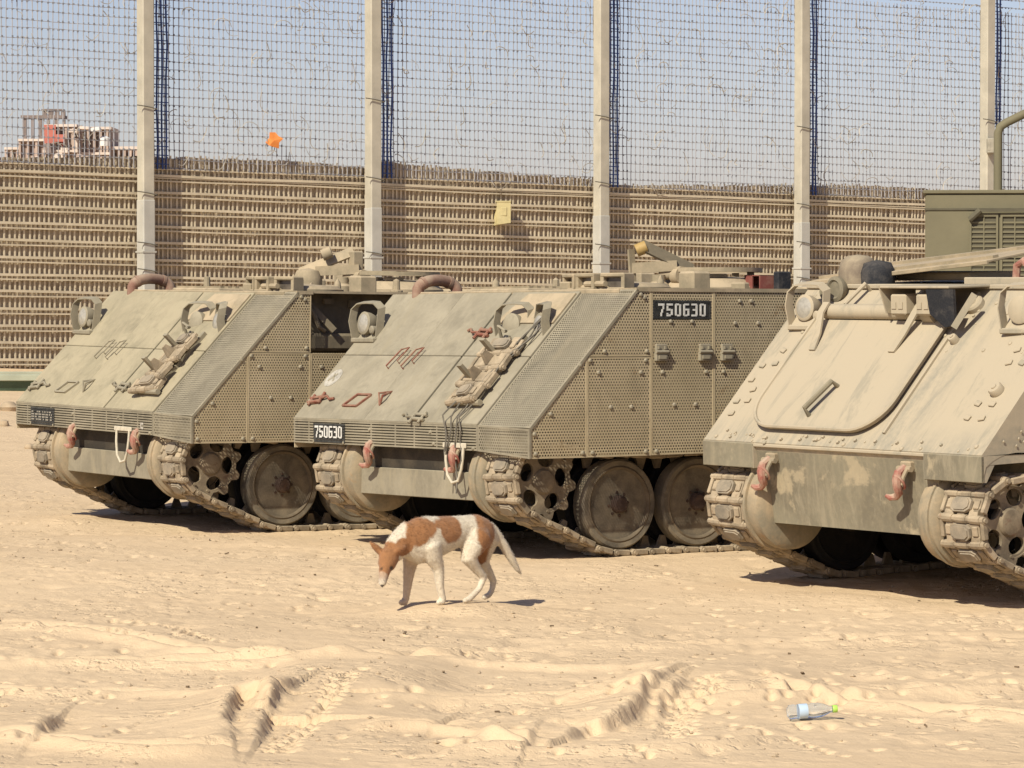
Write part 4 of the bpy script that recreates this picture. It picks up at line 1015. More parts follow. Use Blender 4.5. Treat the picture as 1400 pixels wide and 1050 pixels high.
    MB(H).add([(.10, .12, .13), (.10, .36, .13), (.07, .34, -.08), (.06, .24, -.10), (.07, .12, -.02), (.08, .12, .13), (.08, .36, .13), (.05, .34, -.08), (.04, .24, -.10), (.05, .12, -.02)], [(0, 4, 3, 2, 1), (5, 6, 7, 8, 9), (0, 1, 6, 5), (1, 2, 7, 6), (2, 3, 8, 7), (3, 4, 9, 8)]).build('mud_flap', 'black_cloth', veh, 0)
    MB(H).bar((.07, .33, -.10), (-.02, .42, .10), .025, .04).build('flap_bar', 'dusty', veh)
    for u in (-.17, .06):
        b = MB(H @ Matrix.Translation((.02, u, .03))); b.box(-.10, .05, -.07, .07, -.06, .07, .012); b.box(.05, .056, -.05, -.01, -.02, .02); b.box(.05, .056, .01, .05, -.02, .02); b.build('hood_lamp', 'dusty', veh)
    # roof load: rusty dome, flat boards, hook
    b = MB(ROOF @ Matrix.Translation((-.90, 1.02, .0))); b.lathe([(.12, 0), (.125, .08), (.11, .15), (.07, .185), (0, .195)], 22); b.build('dome_cap', 'dome_iron', veh, 60)
    b = MB(ROOF @ Matrix.Translation((-.76, 1.06, .0))); b.lathe([(.11, 0), (.115, .08), (.09, .14), (0, .16)], 20); b.build('dome_cap', 'black_cloth', veh, 60)
    b = MB(ROOF @ Matrix.Translation((-.66, 1.50, .125)) @ Matrix.Rotation(R(3), 4, 'Z') @ Matrix.Rotation(R(-4.6), 4, 'Y') @ Matrix.Rotation(R(7), 4, 'X')); b.box(-.80, .80, -.40, .40, -.006, .012, .004); b.bar((-.78, -.30, .02), (.78, -.30, .02), .05, .02); b.bar((-.74, .25, .02), (.74, .25, .02), .06, .02); b.box(-.81, .81, -.42, -.40, -.014, .012, .003); b.build('stowed_board', 'roof_paint', veh)
    b = MB(ROOF @ Matrix.Translation((-.7, 1.55, .02)) @ Matrix.Rotation(R(-2), 4, 'Z')); b.box(-.5, .5, -.2, .2, 0, .05, .01); b.cyl((-.45, -.2, .0), (-.45, -.2, .12), .03, n=10); b.build('engine_grille', 'dusty', veh)
    b = MB(ROOF); b.lathe([(.34, 0), (.34, .05), (.30, .07), (0, .09)], 26, 'z', (.70, 1.40, 0)); b.box(.1, .9, 1.0, 1.03, 0, .05, .006); b.build('driver_hatch', 'dusty', veh)
    b = MB(ROOF @ Matrix.Translation((.56, 1.05, 0))); b.prism([(-.07, -.03), (.08, -.03), (.08, .03), (-.07, .03)], 0, .05); b.tube([(-.05, 0, .03), (-.04, 0, .12), (.02, 0, .15), (.07, 0, .10), (.06, 0, .03)], .024, 8); b.build('lifting_hook', 'hook_red', veh)
    b = MB(ROOF); b.box(-.70, .70, 3.05, 4.35, 0, .05, .015); b.build('cargo_hatch', 'dusty', veh)
    b = MB(ROOF @ Matrix.Translation((.1, 2.5, 0))); b.lathe([(.50, 0), (.50, .05), (.44, .09), (.30, .13), (0, .14)], 32); b.build('cupola', 'dusty', veh)
    h = MB(); h.box(-.99, -.90, -1.272, 1.272, TOP - .02, TOP + .010, .006); h.build('roof_lip', 'dusty', veh)
    for c in veh.children:                     # this hull rides higher on its springs
        if c.name not in low: c.location.z += .07
    return veh
v_right = build_bare()

# ------------------------------------------------------------------ fence
POSTX = {}
def fence():
    root = empty('security_fence', Matrix.Translation((0, 70, 0))); tag(root, 'tall steel mesh security fence on pale posts behind the carriers', 'fence')
    dx, dy = 4.134, 2.887
    def P(s): return Vector((-6.531 + dx * s, 64.0 + dy * s - 70, 0))
    back = Vector((-dy, dx, 0)).normalized()
    corr = {1: -.10}
    S0 = [-2, -1, 0, .955, 2.0, 3.0, 4.0, 5.0, 6.0]
    def base(s): return -.10 - .09 * s
    d = Vector((dx, dy, 0)).normalized(); L = math.hypot(dx, dy)
    for s in S0:
        p = P(s); M = frame(p, d, back, (0, 0, 1))
        b = MB(M); w = .118; H = 8.6
        b.box(-w, w, -.12, .12, -.6, H, .02)
        po = b.build('post', 'post_paint', root)
        b = MB(M); zb = 2.9 + base(s) + .5
        b.box(-w - .006, w + .006, -.13, .13, -.4, zb, .02); b.box(-w - .02, w + .02, -.14, .14, zb - .95, zb - .92); b.build('grey_sleeve', 'post_grey', po)
        for z in (1.2, 2.05, 2.55, 3.55, 5.1):
            z += random.uniform(-.2, .2); MB(M).tube([(-.25, -.14, z + .03), (-.15, -.145, z + .02), (.0, -.15, z), (.15, -.145, z - .03), (.22, .1, z - .05)], .010, 5).build('tie_wire', 'cable', po)
        b = MB(M)                                # dark blue cords beside the post, its shadow on the net painted in
        for q in range(4):
            pts = [(.26 + .095 * q + random.gauss(0, .008), .215 + random.gauss(0, .01), 3.95 + base(s) + zz * .55) for zz in range(9)]; b.tube(pts, .018, 4)
        for zz in range(28): b.bar((.2, .21, 4.05 + base(s) + zz * .158), (.58, .21, 4.04 + base(s) + zz * .158), .014, .018)
        lc = b.build('post_shadow_cords', 'blue_shadow_cord', po, 0); lc['kind'] = 'stuff'
    off = .24
    for k in range(len(S0) - 1):
        s0, s1 = S0[k], S0[k + 1]; p0, p1 = P(s0) + back * off, P(s1) + back * off
        Lb = (p1 - p0).length; z0, z1 = base(s0), base(s1)
        def pt(u, z, o=0.0): return p0 + (p1 - p0) * (u / Lb) + back * o + Vector((0, 0, z0 + (z1 - z0) * u / Lb + z))
        if k < 1: pass
        top = lambda u: 4.12 + .10 * math.sin((s0 + u / Lb) * 2.1 + .6) + (.12 if 1 < s0 + u / Lb < 2 else 0)
        # upper net of thin wires
        b = MB(); n = int(Lb / .1005); wob = [random.gauss(0, .012) for _ in range(n + 1)]
        for i in range(n + 1):
            u = Lb * i / n; zz = 4.0; pts = []
            while zz < 8.7:
                pts.append(pt(u + wob[i] * math.sin(zz * 1.3 + i) + random.gauss(0, .006), zz, random.gauss(0, .006))); zz += .8
            for a, c in zip(pts, pts[1:]): b.bar(a, c, .014, .012, back)
        zz = 3.98
        while zz < 8.6:
            m = 6; ph = random.uniform(0, 6)
            pts = [pt(Lb * j / m, zz + .018 * math.sin(j * 1.2 + ph), .014) for j in range(m + 1)]
            for a, c in zip(pts, pts[1:]): b.bar(a, c, .011, .011)
            b.cur = 1
            for i in range(n + 1):
                if random.random() < .93: b.cbox(pt(Lb * i / n + wob[i] * math.sin(zz * 1.3 + i), zz + random.gauss(0, .004), -.006), (.028 * random.uniform(.7, 1.4), .02, .030))
            b.cur = 0
            zz += .158 + random.gauss(0, .004)
        nt = b.build('wire_net', ['wire', 'knot'], root, 0); nt['kind'] = 'stuff'
        # tangled razor wire caught along the net
        b = MB()
        for q in range(110):
            u, z = random.uniform(.1, Lb - .1), random.uniform(4.1, 8.3); a0 = random.uniform(0, 6.28); r = random.uniform(.05, .24); pts = []
            for j in range(8):
                a = a0 + j * .3; pts.append(pt(min(Lb, max(0, u + r * math.cos(a))), z + r * 1.3 * math.sin(a), -.05 - .03 * math.sin(j)))
            b.tube(pts, random.choice((.005, .007, .009)), 3)
        rz = b.build('razor_wire', 'post_wire', nt, 0); rz['kind'] = 'stuff'
        # lower barrier: earth backing, upright bars, rails
        b = MB(); m = 24; vs = []
        for j in range(m + 1):
            u = Lb * j / m; tz = top(u) - .02 + random.uniform(-.03, .03)
            for z in (-.5, tz * .33, tz * .66, tz): vs.append(pt(u, z, .085 + random.uniform(-.015, .015)))
            vs.append(pt(u, tz, .3)); vs.append(pt(u, -.5, .3))
        fs = [(j * 6 + q, j * 6 + 6 + q, j * 6 + 6 + (q + 1) % 6, j * 6 + (q + 1) % 6) for j in range(m) for q in range(6)]
        b.add(vs, fs); b.build('earth_backing', 'earth_backing', root, 0)
        b = MB(); n = int(Lb / .098)
        for i in range(n + 1):
            u = Lb * i / n + random.gauss(0, .004); lean = random.gauss(0, .003)
            if random.random() < .01: continue
            z = 0.0
            while z < top(u) - .1:
                zn = min(z + .9, top(u) + random.uniform(-.02, .03)); b.bar(pt(u + lean * z, z, .035 + random.gauss(0, .003)), pt(u + lean * zn, zn, .035 + random.gauss(0, .003)), .031, .014, back); z = zn
        vb = b.build('upright_bars', 'rail', root, 0); vb['kind'] = 'stuff'
        z = .22; kk = 0
        while z < 3.95:
            for (dz, hh) in ((0, .045), (.215, .026)):
                if z + dz > 4.0: continue
                b = MB(); m = 8; ph = random.uniform(0, 6)
                pts = [pt(Lb * j / m, z + dz + .006 * math.sin(j * .9 + ph), .0) for j in range(m + 1)]
                for a, c in zip(pts, pts[1:]): b.bar(a, c, .045 if hh > .03 else .028, hh)
                b.build('rail', 'rail', root, 0)
            z += .302 + random.gauss(0, .004)
        for z in (3.80, 3.96):
            b = MB(); b.bar(pt(0, z, 0), pt(Lb, z, 0), .02, .02); b.build('rail', 'rail', root, 0)
    return root, P, back, off
FR_, FP, FB, FOFF = fence()
def on_fence(px, py):                                # point on the net plane seen at a photo pixel
    d = ray(px, py); q = FP(0) + Vector((0, 70, 0)) + FB * (FOFF - .12); n = FB
    t = (q - Vector((0, 0, CAM_H))).dot(n) / d.dot(n)
    return Vector((0, 0, CAM_H)) + d * t
p = on_fence(686, 294); M = frame(p, (1, 0, 0), (0, 1, 0), (0, 0, 1))
b = MB(M); b.add([(-.10, -.10, .24), (.17, -.10, .24), (.17, -.10, -.15), (-.07, -.14, -.18), (-.10, .1, .24), (.17, .1, .24), (.17, .1, -.15), (-.18, .1, -.21)], [(0, 3, 2, 1), (4, 5, 6, 7), (0, 1, 5, 4), (1, 2, 6, 5), (2, 3, 7, 6), (3, 0, 4, 7)]); b.box(-.02, .10, -.115, -.09, -.02, .15, .01); b.box(-.12, .18, -.11, .11, .24, .27, .008)
tag(b.build('junction_box', 'yellow_box', None, 25), 'small yellow box hanging on the fence rails, above the middle carrier', 'box')
p = on_fence(375, 192); M = frame(p, (1, 0, 0), (0, 1, 0), (0, 0, 1))
b = MB(M); star = []
for k, r in enumerate((.17, .11, .15, .17, .10, .17, .13, .12, .17, .10)): star.append((r * math.cos(k * PI / 5 + .2), r * math.sin(k * PI / 5 + .2)))
vs = [(0, -.05, 0)] + [(x, .02 * (i % 3) - .03, z) for i, (x, z) in enumerate(star)] + [(0, .0, 0)] + [(x, .02 * (i % 3) - .01, z) for i, (x, z) in enumerate(star)]
fs = [(0, 1 + (i + 1) % 10, 1 + i) for i in range(10)] + [(11, 12 + i, 12 + (i + 1) % 10) for i in range(10)] + [(1 + i, 1 + (i + 1) % 10, 12 + (i + 1) % 10, 12 + i) for i in range(10)]
b.add(vs, fs); tag(b.build('cloth_scrap', 'orange_cloth', None, 0), 'orange scrap of cloth caught in the fence mesh', 'cloth scrap')
p = FP(4.0) + Vector((0, 70, 0)); z = dpt(1350, 200, p.y).z
b = MB(Matrix.Translation((p.x + .02, p.y - .2, z))); b.box(-.06, .16, -.12, .04, -.16, .16, .02); b.box(-.05, .0, -.126, -.12, -.09, .09); b.box(-.03, .03, .0, .2, -.05, .05)
tag(b.build('sensor_box', 'steel_box', None), 'small grey box fixed to the rightmost fence post', 'box')

# ------------------------------------------------------------------ army shelter truck on the right
def truck():
    y = 34.0; a = dpt(1265, 262, y); x0 = a.x; zt = a.z
    root = empty('shelter_truck', Matrix.Translation((x0, y, 0)) @ Matrix.Rotation(R(-7), 4, 'Z')); tag(root, 'olive green box-bodied army truck behind the sand-covered carrier', 'truck')
    b = MB(); b.box(0, 4.6, 0, 2.2, .85, zt - .02, .015); b.build('body', 'truck_olive', root)
    b = MB(); b.box(-.02, 4.62, -.02, 2.22, zt - .02, zt + .015, .006); b.build('roof_cover', 'truck_olive', root)
    z1 = dpt(1300, 286, y).z
    MB().box(-.006, 4.6, -.012, -.001, z1 - .01, z1 + .008).build('seam_strip', 'truck_grille', root, 0)
    gx = dpt(1326, 0, y).x - x0; gz = dpt(0, 292, y).z
    for k in range(5):
        g0 = gx + k * .29; b = MB(); b.ring([(g0, .95), (g0 + .27, .95), (g0 + .27, gz), (g0, gz)], [(g0 + .02, .99), (g0 + .25, .99), (g0 + .25, gz - .03), (g0 + .02, gz - .03)], 0, .02)
        b.v = [(x, -.003 - z, yy) for x, yy, z in b.v]; gp = b.build('grille_panel', 'truck_olive', root, 0)
        MB().box(g0 + .02, g0 + .25, -.002, -.0005, .99, gz - .03).build('grille_back', 'truck_grille', gp, 0)
        b = MB(); zz = 1.02
        while zz < gz - .05: b.box(g0 + .021, g0 + .249, -.014, -.006, zz, zz + .018); zz += .045
        b.box(g0 + .13, g0 + .142, -.016, -.004, .99, gz - .03); b.box(g0 + .02, g0 + .25, -.018, -.004, gz - .42, gz - .395); b.build('grille_slats', 'truck_olive', gp, 0)
    b = MB(); p0 = dpt(1328, 295, y).x - x0; b.cyl((p0 - .02, -.05, gz - .06), (p0 + .08, -.05, gz + .03), .03, n=8); b.bar((p0 + .08, -.045, gz + .025), (p0 + 1.4, -.045, gz + .035), .022, .022, (0, 1, 0)); b.build('door_bar', 'truck_grille', root)
    px0 = dpt(1364, 255, y).x - x0; zp = dpt(1364, 172, y).z; x2 = dpt(1405, 152, y)
    b = MB(); b.tube([(px0, .3, zt - .02), (px0, .3, zp - .06), (px0 + .02, .3, zp), (px0 + .08, .3, zp + .04), (x2.x - x0, .3, x2.z), (x2.x - x0 + .9, .3, x2.z + .3), (x2.x - x0 + 1.2, .3, x2.z + .25), (x2.x - x0 + 1.25, .3, zt)], .042, 10); b.build('frame_pipe', 'truck_olive', root, 60)
    MB().box(.2, 4.4, .2, 2.0, .6, .85).build('chassis', 'truck_grille', root, 0)
    for wx in (.9, 3.6):
        for wy in (.1, 1.8): MB().lathe([(.0, 0), (.25, 0), (.45, .02), (.5, .08), (.5, .24), (.45, .3), (0, .3)], 28, 'y', (wx, wy, .5)).build('wheel', 'rubber_dark', root)
truck()

# green skip by the fence, rubble beside it
def skip():
    y = 55.5; z = height(-8.5, y) - .25
    root = empty('metal_skip', Matrix.Translation((-8.6, y, z))); tag(root, 'low dark green metal skip with pale rim, far left', 'skip')
    b = MB(); vs = [(-2.2, .25, -.05), (1.7, .25, -.05), (1.7, 1.5, -.05), (-2.2, 1.5, -.05), (-2.5, 0, .40), (2.0, 0, .40), (2.0, 1.7, .40), (-2.5, 1.7, .40)]
    b.add(vs, [(0, 3, 2, 1), (0, 1, 5, 4), (1, 2, 6, 5), (2, 3, 7, 6), (3, 0, 4, 7)]); b.build('tub', 'skip_green', root, 0)
    b = MB(); b.box(-2.56, 2.06, -.06, .04, .40, .50, .01); b.box(-2.56, 2.06, 1.66, 1.76, .40, .50, .01); b.box(-2.56, -2.46, .04, 1.66, .40, .50); b.box(1.96, 2.06, .04, 1.66, .40, .50); b.build('rim', 'skip_lip', root, 0)
    b = MB()
    for x in (-1.6, -.6, .4, 1.4): b.bar((x, .2, .0), (x, -.03, .40), .08, .04)
    b.build('rib', 'skip_green', root, 0)
skip()
def rock(x, y, r, label):
    b = MB(); b.lathe([(0, -r * .6)] + [(r * math.cos(a) * random.uniform(.85, 1.1), r * .75 * math.sin(a)) for a in (-.8, -.3, .2, .7, 1.1)] + [(0, r * .72)], 9)
    b.v = [(p[0] * random.uniform(.85, 1.15) + x, p[1] * random.uniform(.85, 1.15) + y, p[2] + height(x, y) + r * .25) for p in b.v]
    tag(b.build('rock', 'stone', None, 50), label, 'rock', 'rocks at the far left')
for (px, py, r, lb) in ((12, 572, .13, 'largest sandy rock, left of the leftmost carrier bumper'), (4, 590, .08, 'small sandy rock at the left picture edge below the largest rock'), (40, 612, .06, 'small flat stone in front of the leftmost carrier bow')):
    gx, gy = gpt(px, py + 6); rock(gx, gy, r, lb)

# ------------------------------------------------------------------ ruined town far behind the fence
def town():
    Y = 420.0
    def X(px): return (px - 700) / F * Y
    def Zp(py): return dpt(700, py, Y).z
    def block(name, label, px0, px1, pyt, pyb, floors, cols, mat, dy=0, miss=.25, accent=None):
        x0, x1, z0, z1 = X(px0), X(px1), -2.0, Zp(pyt)
        root = empty(name, Matrix.Translation((x0, Y + dy, z0))); tag(root, label, 'building', 'ruined buildings on the skyline')
        W, H, D = x1 - x0, z1 - z0, 9.0; fh = 3.0
        b = MB(); b.box(.15, W - .15, .8, D, 0, H - .2); b.build('wall', mat, root, 0)
        nf = int(H / fh)
        for k in range(nf + 1):
            z = H - k * fh
            if z < 6: break
            b = MB(); b.box(random.uniform(-.1, .2), W + random.uniform(-.3, .15), 0, D + .1, z - .28, z + random.uniform(0, .06)); b.build('floor_slab', 'concrete_light', root, 0)
            for c_ in range(cols):
                cw = W / cols; u = c_ * cw
                b = MB(); b.box(u + .05, u + .30, .15, .5, z - fh + .02, z - .3); b.build('column', 'concrete', root, 0)
                if random.random() > miss:
                    b = MB(); b.box(u + .4, u + cw - .15, .35, .55, z - fh + .03, z - fh + random.uniform(.8, 1.5)); b.build('parapet', random.choice(('concrete', 'concrete_light', accent or mat)), root, 0)
                b = MB(); b.box(u + cw * .32, u + cw * .78, .76, .79, z - fh + .7, z - .7); b.build('window', 'hazed_opening', root, 0)
        return root
    block('ruined_building', 'brown ruined apartment block with open rooftop frame at far left skyline', 16, 62, 187, 225, 4, 4, 'concrete_dark', 6)
    r = block('ruined_building', 'red and grey shattered building with open floors, middle of the left skyline', 60, 108, 170, 225, 4, 5, 'concrete', 0, .2, 'red_wall')
    b = MB(); b.box(.3, 2.0, -.05, .2, 17.2 - 1.6 + 0, 18.6); 
    block('ruined_building', 'pale collapsed building with white rooftop tank on the left skyline', 106, 150, 172, 225, 3, 5, 'concrete', 3, .35)
    block('ruined_building', 'low pinkish row beside the leftmost fence post on the skyline', 148, 196, 199, 225, 2, 6, 'concrete_dark', 4, .3)
    block('ruined_building', 'low pale house at the picture edge on the skyline', -10, 14, 197, 225, 2, 3, 'concrete_light', 10, .3)
    # rooftop frame
    def small(name, label, cat, fn, mat):
        b = MB(); fn(b); tag(b.build(name, mat, None, 30), label, cat); 
    def rf(b):
        x0, x1, z0, z1 = X(22), X(76), Zp(187), Zp(158)
        for k in range(6): xx = x0 + (x1 - x0) * k / 5; b.box(xx, xx + .35, Y + 7, Y + 7.4, z0 - .6, z1)
        b.box(x0 - .3, x1 + .3, Y + 6.8, Y + 10, z1, z1 + .35)
        for k in range(4): xx = X(48) + (X(74) - X(48)) * k / 3; b.box(xx, xx + .5, Y + 7.2, Y + 7.6, z1 + .35, Zp(147))
        b.box(X(47), X(77), Y + 7, Y + 9, Zp(147), Zp(145))
    small('roof_frame', 'dark open concrete frame on top of the brown ruined block', 'frame', rf, 'hazed_opening')
    small('red_wall_panel', 'torn bright red wall panel on the shattered skyline building', 'wall panel', lambda b: (b.box(X(62), X(78), Y - .6, Y - .3, Zp(196), Zp(171)), b.box(X(76), X(90), Y - .62, Y - .35, Zp(194), Zp(184))), 'red_wall')
    small('water_tank', 'round white water tank on the skyline ruins', 'water tank', lambda b: b.lathe([(.0, 0), (.62, 0), (.65, .9), (.3, 1.15), (0, 1.2)], 14, 'z', (X(145), Y - 1, Zp(200))), 'tank_white')
    # broken slabs
    for k, (px, py, ww, hh, mt) in enumerate(((92, 206, 10, 8, 'concrete_light'), (84, 214, 12, 8, 'concrete_light'), (104, 180, 12, 5, 'concrete_light'), (120, 176, 14, 4, 'concrete_light'), (116, 216, 16, 7, 'concrete'), (134, 178, 12, 5, 'tank_white'), (70, 204, 8, 14, 'hazed_opening'), (60, 219, 16, 6, 'concrete_light'))):
        x0, x1 = X(px - ww / 2), X(px + ww / 2); z0, z1 = Zp(py + hh / 2), Zp(py - hh / 2); a = random.uniform(-.25, .25)
        b = MB(Matrix.Translation(((x0 + x1) / 2, Y - 1.6, (z0 + z1) / 2)) @ Matrix.Rotation(a, 4, 'Y')); b.box(-(x1 - x0) / 2, (x1 - x0) / 2, -.7, 1.2, -(z1 - z0) / 2, (z1 - z0) / 2, .05)
        tag(b.build('broken_slab', mt, None, 0), 'broken concrete slab hanging on the skyline ruins', 'concrete slab', 'broken slabs on the skyline ruins')
town()

# ------------------------------------------------------------------ dog
def make_dog():
    OX, OY = gpt(612, 823); GZ0 = height(OX, OY); K = F / OY
    h = Vector((-.81, -.59, 0)); lf = Vector((.59, -.81, 0))
    def D(px, py, l=0.0):
        X = (px - 612) / K; a = (.59 * l - X) / .81; dY = -.59 * a - .81 * l
        return h * a + lf * l + Vector((0, 0, (823 - 21 * dY - py) / K))
    def ell(m, secs):                        # elliptical sections (centre, half height, half width) along a line
        n = 16; P = [q[0] for q in secs]; vs = []; M = len(secs)
        ext = [(P[0] + (P[0] - P[1]).normalized() * secs[0][1] * .8, secs[0][1] * .35, secs[0][2] * .35)] + list(secs) + [(P[-1] + (P[-1] - P[-2]).normalized() * secs[-1][1] * .8, secs[-1][1] * .35, secs[-1][2] * .35)]
        for i, (c_, rz, ry) in enumerate(ext):
            d = (ext[min(i + 1, M + 1)][0] - ext[max(i - 1, 0)][0]).normalized()
            side_ = (lf - d * lf.dot(d)).normalized(); u = d.cross(side_).normalized()
            for k in range(n):
                t = 2 * PI * k / n; vs.append(c_ + side_ * (ry * math.cos(t)) + u * (rz * math.sin(t)))
        fs = [(i * n + k, i * n + (k + 1) % n, (i + 1) * n + (k + 1) % n, (i + 1) * n + k) for i in range(M + 1) for k in range(n)] + [tuple(range(n))[::-1], tuple(range((M + 1) * n, (M + 2) * n))]
        m.add(vs, fs)
    m = MB()
    ell(m, [(D(662, 728), .095, .075), (D(649, 726), .112, .088), (D(628, 724), .092, .080), (D(606, 729), .112, .092), (D(586, 735), .136, .098), (D(570, 738), .138, .094), (D(558, 736), .108, .078)])
    ell(m, [(D(563, 731), .098, .070), (D(550, 741), .086, .064), (D(539, 752), .070, .058)])
    HC = D(533, 763, .0)                       # skull, face turned towards the camera
    ell(m, [(D(540, 752), .055, .055), (D(533, 762, .01), .060, .060), (D(530, 773, .02), .050, .052)])
    ell(m, [(D(531, 768, .02), .045, .045), (D(527.5, 783, .045), .033, .030), (D(525.5, 797, .06), .022, .023)])
    EL, ER = D(518, 752, -.03), D(546, 752, .05)
    def leg(pts):
        ell(m, [(p_, r * 1.14, r * 1.14) for p_, r in pts])
    def foot(px, l, r):
        p_ = D(px, 823, l); p_.z = r - .004; return p_
    leg([(D(588, 745, .05), .062), (D(594, 762, .06), .045), (D(600, 776, .06), .031), (D(602.5, 803, .06), .021), (D(606, 818, .06), .018)])
    f = foot(605, .06, .02); leg([(D(606, 817, .06), .017), (f, .020), (f + h * .03, .015)])
    leg([(D(568, 748, -.05), .055), (D(562, 764, -.055), .042), (D(560, 778, -.055), .031), (D(557, 805, -.055), .021), (D(555.5, 818, -.055), .018)])
    f = foot(554, -.055, .02); leg([(D(555.5, 817, -.055), .017), (f, .020), (f + h * .03, .015)])
    leg([(D(654, 730, .045), .075), (D(645, 748, .06), .060), (D(641, 762, .065), .042), (D(652, 776, .065), .026), (D(662, 788, .065), .019)])
    f = foot(642, .065, .018); leg([(D(662, 786, .065), .019), (D(655, 803, .065), .016), (f + Vector((0, 0, .012)), .017), (f + h * .035, .015)])
    leg([(D(664, 732, -.04), .072), (D(660, 752, -.055), .052), (D(660, 768, -.06), .034), (D(668, 780, -.06), .023), (D(675, 793, -.06), .018)])
    f = foot(668, -.06, .018); leg([(D(675, 791, -.06), .018), (D(672, 806, -.06), .015), (f + Vector((0, 0, .012)), .016), (f + h * .035, .015)])
    leg([(D(668, 717), .03), (D(675, 722), .026), (D(688, 742), .025), (D(700, 762), .021), (D(708, 776), .014), (D(713, 783), .006)])
    for (a, b_, tip) in ((D(524, 756, -.02), D(519, 750, -.03), D(507, 739, -.045)), (D(540, 756, .05), D(546, 750, .06), D(557, 746, .07))):
        m.tube([a, b_, (b_ + tip) / 2, tip], [.016, .023, .018, .004], 8)
    me = m.mesh('tmp', 'stone', 0); o = link('tmp', me)
    r1 = o.modifiers.new('r', 'REMESH'); r1.mode = 'VOXEL'; r1.voxel_size = .0075
    s1 = o.modifiers.new('s', 'SMOOTH'); s1.factor = .5; s1.iterations = 7
    dg = bpy.context.evaluated_depsgraph_get(); me = bpy.data.meshes.new_from_object(o.evaluated_get(dg), depsgraph=dg)
    bpy.data.objects.remove(o); me.name = 'dog'; me.materials.clear()
    n = len(me.vertices); co = np.empty(n * 3, np.float32); me.vertices.foreach_get('co', co); co = co.reshape(-1, 3)
    H, Lf = np.array(h), np.array(lf); A = co @ H; Lt = co @ Lf; Zc = co[:, 2]
    wob = .016 * fbm(A * 1.0 + Lt * .5, Zc + Lt * .3, .06, 3, 55)
    white, brown = np.array([.64, .56, .43]), np.array([.30, .135, .052])
    def pa(px, py, l=.07): q = D(px, py, l); return q.dot(h), q.z
    mask = np.zeros(n)
    def patch(px, py, rx, rz, rot=0):
        a, z = pa(px, py); da, dz = A - a, Zc - z; c_, s_ = math.cos(rot), math.sin(rot)
        u, v = (da * c_ + dz * s_) / rx, (-da * s_ + dz * c_) / rz
        d = 1 - np.sqrt(u * u + v * v); np.maximum(mask, np.clip((d * min(rx, rz) + wob * 1.3) / .014 + .5, 0, 1), out=mask)
    patch(574, 720, .075, .115, .3); patch(588, 718, .055, .06)
    patch(615, 720, .085, .085); patch(600, 716, .06, .035); patch(664, 728, .085, .15, .1); patch(667, 757, .045, .09)
    na, nz = pa(594, 702); mask *= 1 - np.clip((1 - np.hypot((A - na) / .035, (Zc - nz) / .05)) * 4 + wob * 20, 0, 1)
    hd = np.linalg.norm(co - np.array(D(532, 765, .01)), axis=1); mask = np.maximum(mask, np.clip((.112 - hd + wob) / .012 + .5, 0, 1) * (co @ np.array([1.0, 0, 0]) < D(547, 0).x))
    for e_ in (D(510, 742, -.04), D(555, 747, .065)): mask = np.maximum(mask, np.clip((.06 - np.linalg.norm(co - np.array(e_), axis=1)) / .006, 0, 1))
    mask = np.maximum(mask, .62 * np.clip((.046 - np.linalg.norm(co - np.array(D(528, 783, .045)), axis=1) + wob) / .012 + .5, 0, 1))
    # far front leg's shade put into the coat as tan, underside and feet white
    tan = np.clip((.29 - np.hypot(0, 0)) * 0, 0, 1) * 0
    fr = (np.clip((.02 - (Lt + .0)) / .02, 0, 1)) * (A > .12) * np.clip((.30 - Zc) / .03, 0, 1)
    colr = white[None] * (1 - mask[:, None]) + brown[None] * mask[:, None]
    colr = colr * (1 - .45 * fr[:, None]) + .45 * fr[:, None] * np.array([.34, .20, .11])
    mz = np.linalg.norm(co - np.array(D(526, 790, .055)), axis=1); k_ = np.clip((.036 - mz) / .02, 0, 1)[:, None]
    colr = colr * (1 - .7 * k_) + .7 * k_ * np.array([.36, .27, .20])
    ns = np.clip((.022 - np.linalg.norm(co - np.array(D(525.2, 802, .062) + Vector((0, -.012, 0))), axis=1)) / .006, 0, 1)[:, None]
    colr = colr * (1 - ns) + ns * np.array([.03, .02, .02])
    for e_ in (D(522.5, 774, .02) + Vector((0, -.042, 0)), D(535.5, 774, .02) + Vector((0, -.042, 0))):
        k_ = np.clip((.021 - np.linalg.norm(co - np.array(e_), axis=1)) / .006, 0, 1)[:, None]; colr = colr * (1 - k_) + k_ * np.array([.025, .015, .01])
    ca = me.color_attributes.new('coat', 'FLOAT_COLOR', 'POINT'); ca.data.foreach_set('color', np.concatenate([colr, np.ones((n, 1))], 1).astype(np.float32).ravel())
    t = NT('dog_coat'); at = t.new('ShaderNodeVertexColor'); at.layer_name = 'coat'
    v = t.coords((1, 1, 1), False); fn = t.noise(v, 90, 4, .7); big = t.noise(v, 14, 3, .6)
    t.col(t.mix(t.math('MULTIPLY', t.ramp(t.math('ADD', t.math('MULTIPLY', fn, .5), t.math('MULTIPLY', big, .5)), .4, .62), .28), at.outputs['Color'], (.20, .12, .065)))
    t.rough(.8); t.b.inputs['Specular IOR Level'].default_value = .2; t.b.inputs['Sheen Weight'].default_value = .25; t.bump(t.math('ADD', t.math('MULTIPLY', fn, .4), t.math('MULTIPLY', t.noise(t.coords((1, 1, .5), False), 22, 4, .6), .6)), .6, .012)
    me.materials.append(t.m); me.polygons.foreach_set('use_smooth', [True] * len(me.polygons)); me.update()
    dog = link('dog', me); dog.location = (OX, OY, GZ0)
    # short coat: fine blades lying along the body
    nv = np.empty(n * 3, np.float32); me.vertices.foreach_get('normal', nv); nv = nv.reshape(-1, 3)
    pick = rng.choice(n, 26000); jit = rng.normal(0, 1, (26000, 3)).astype(np.float32)
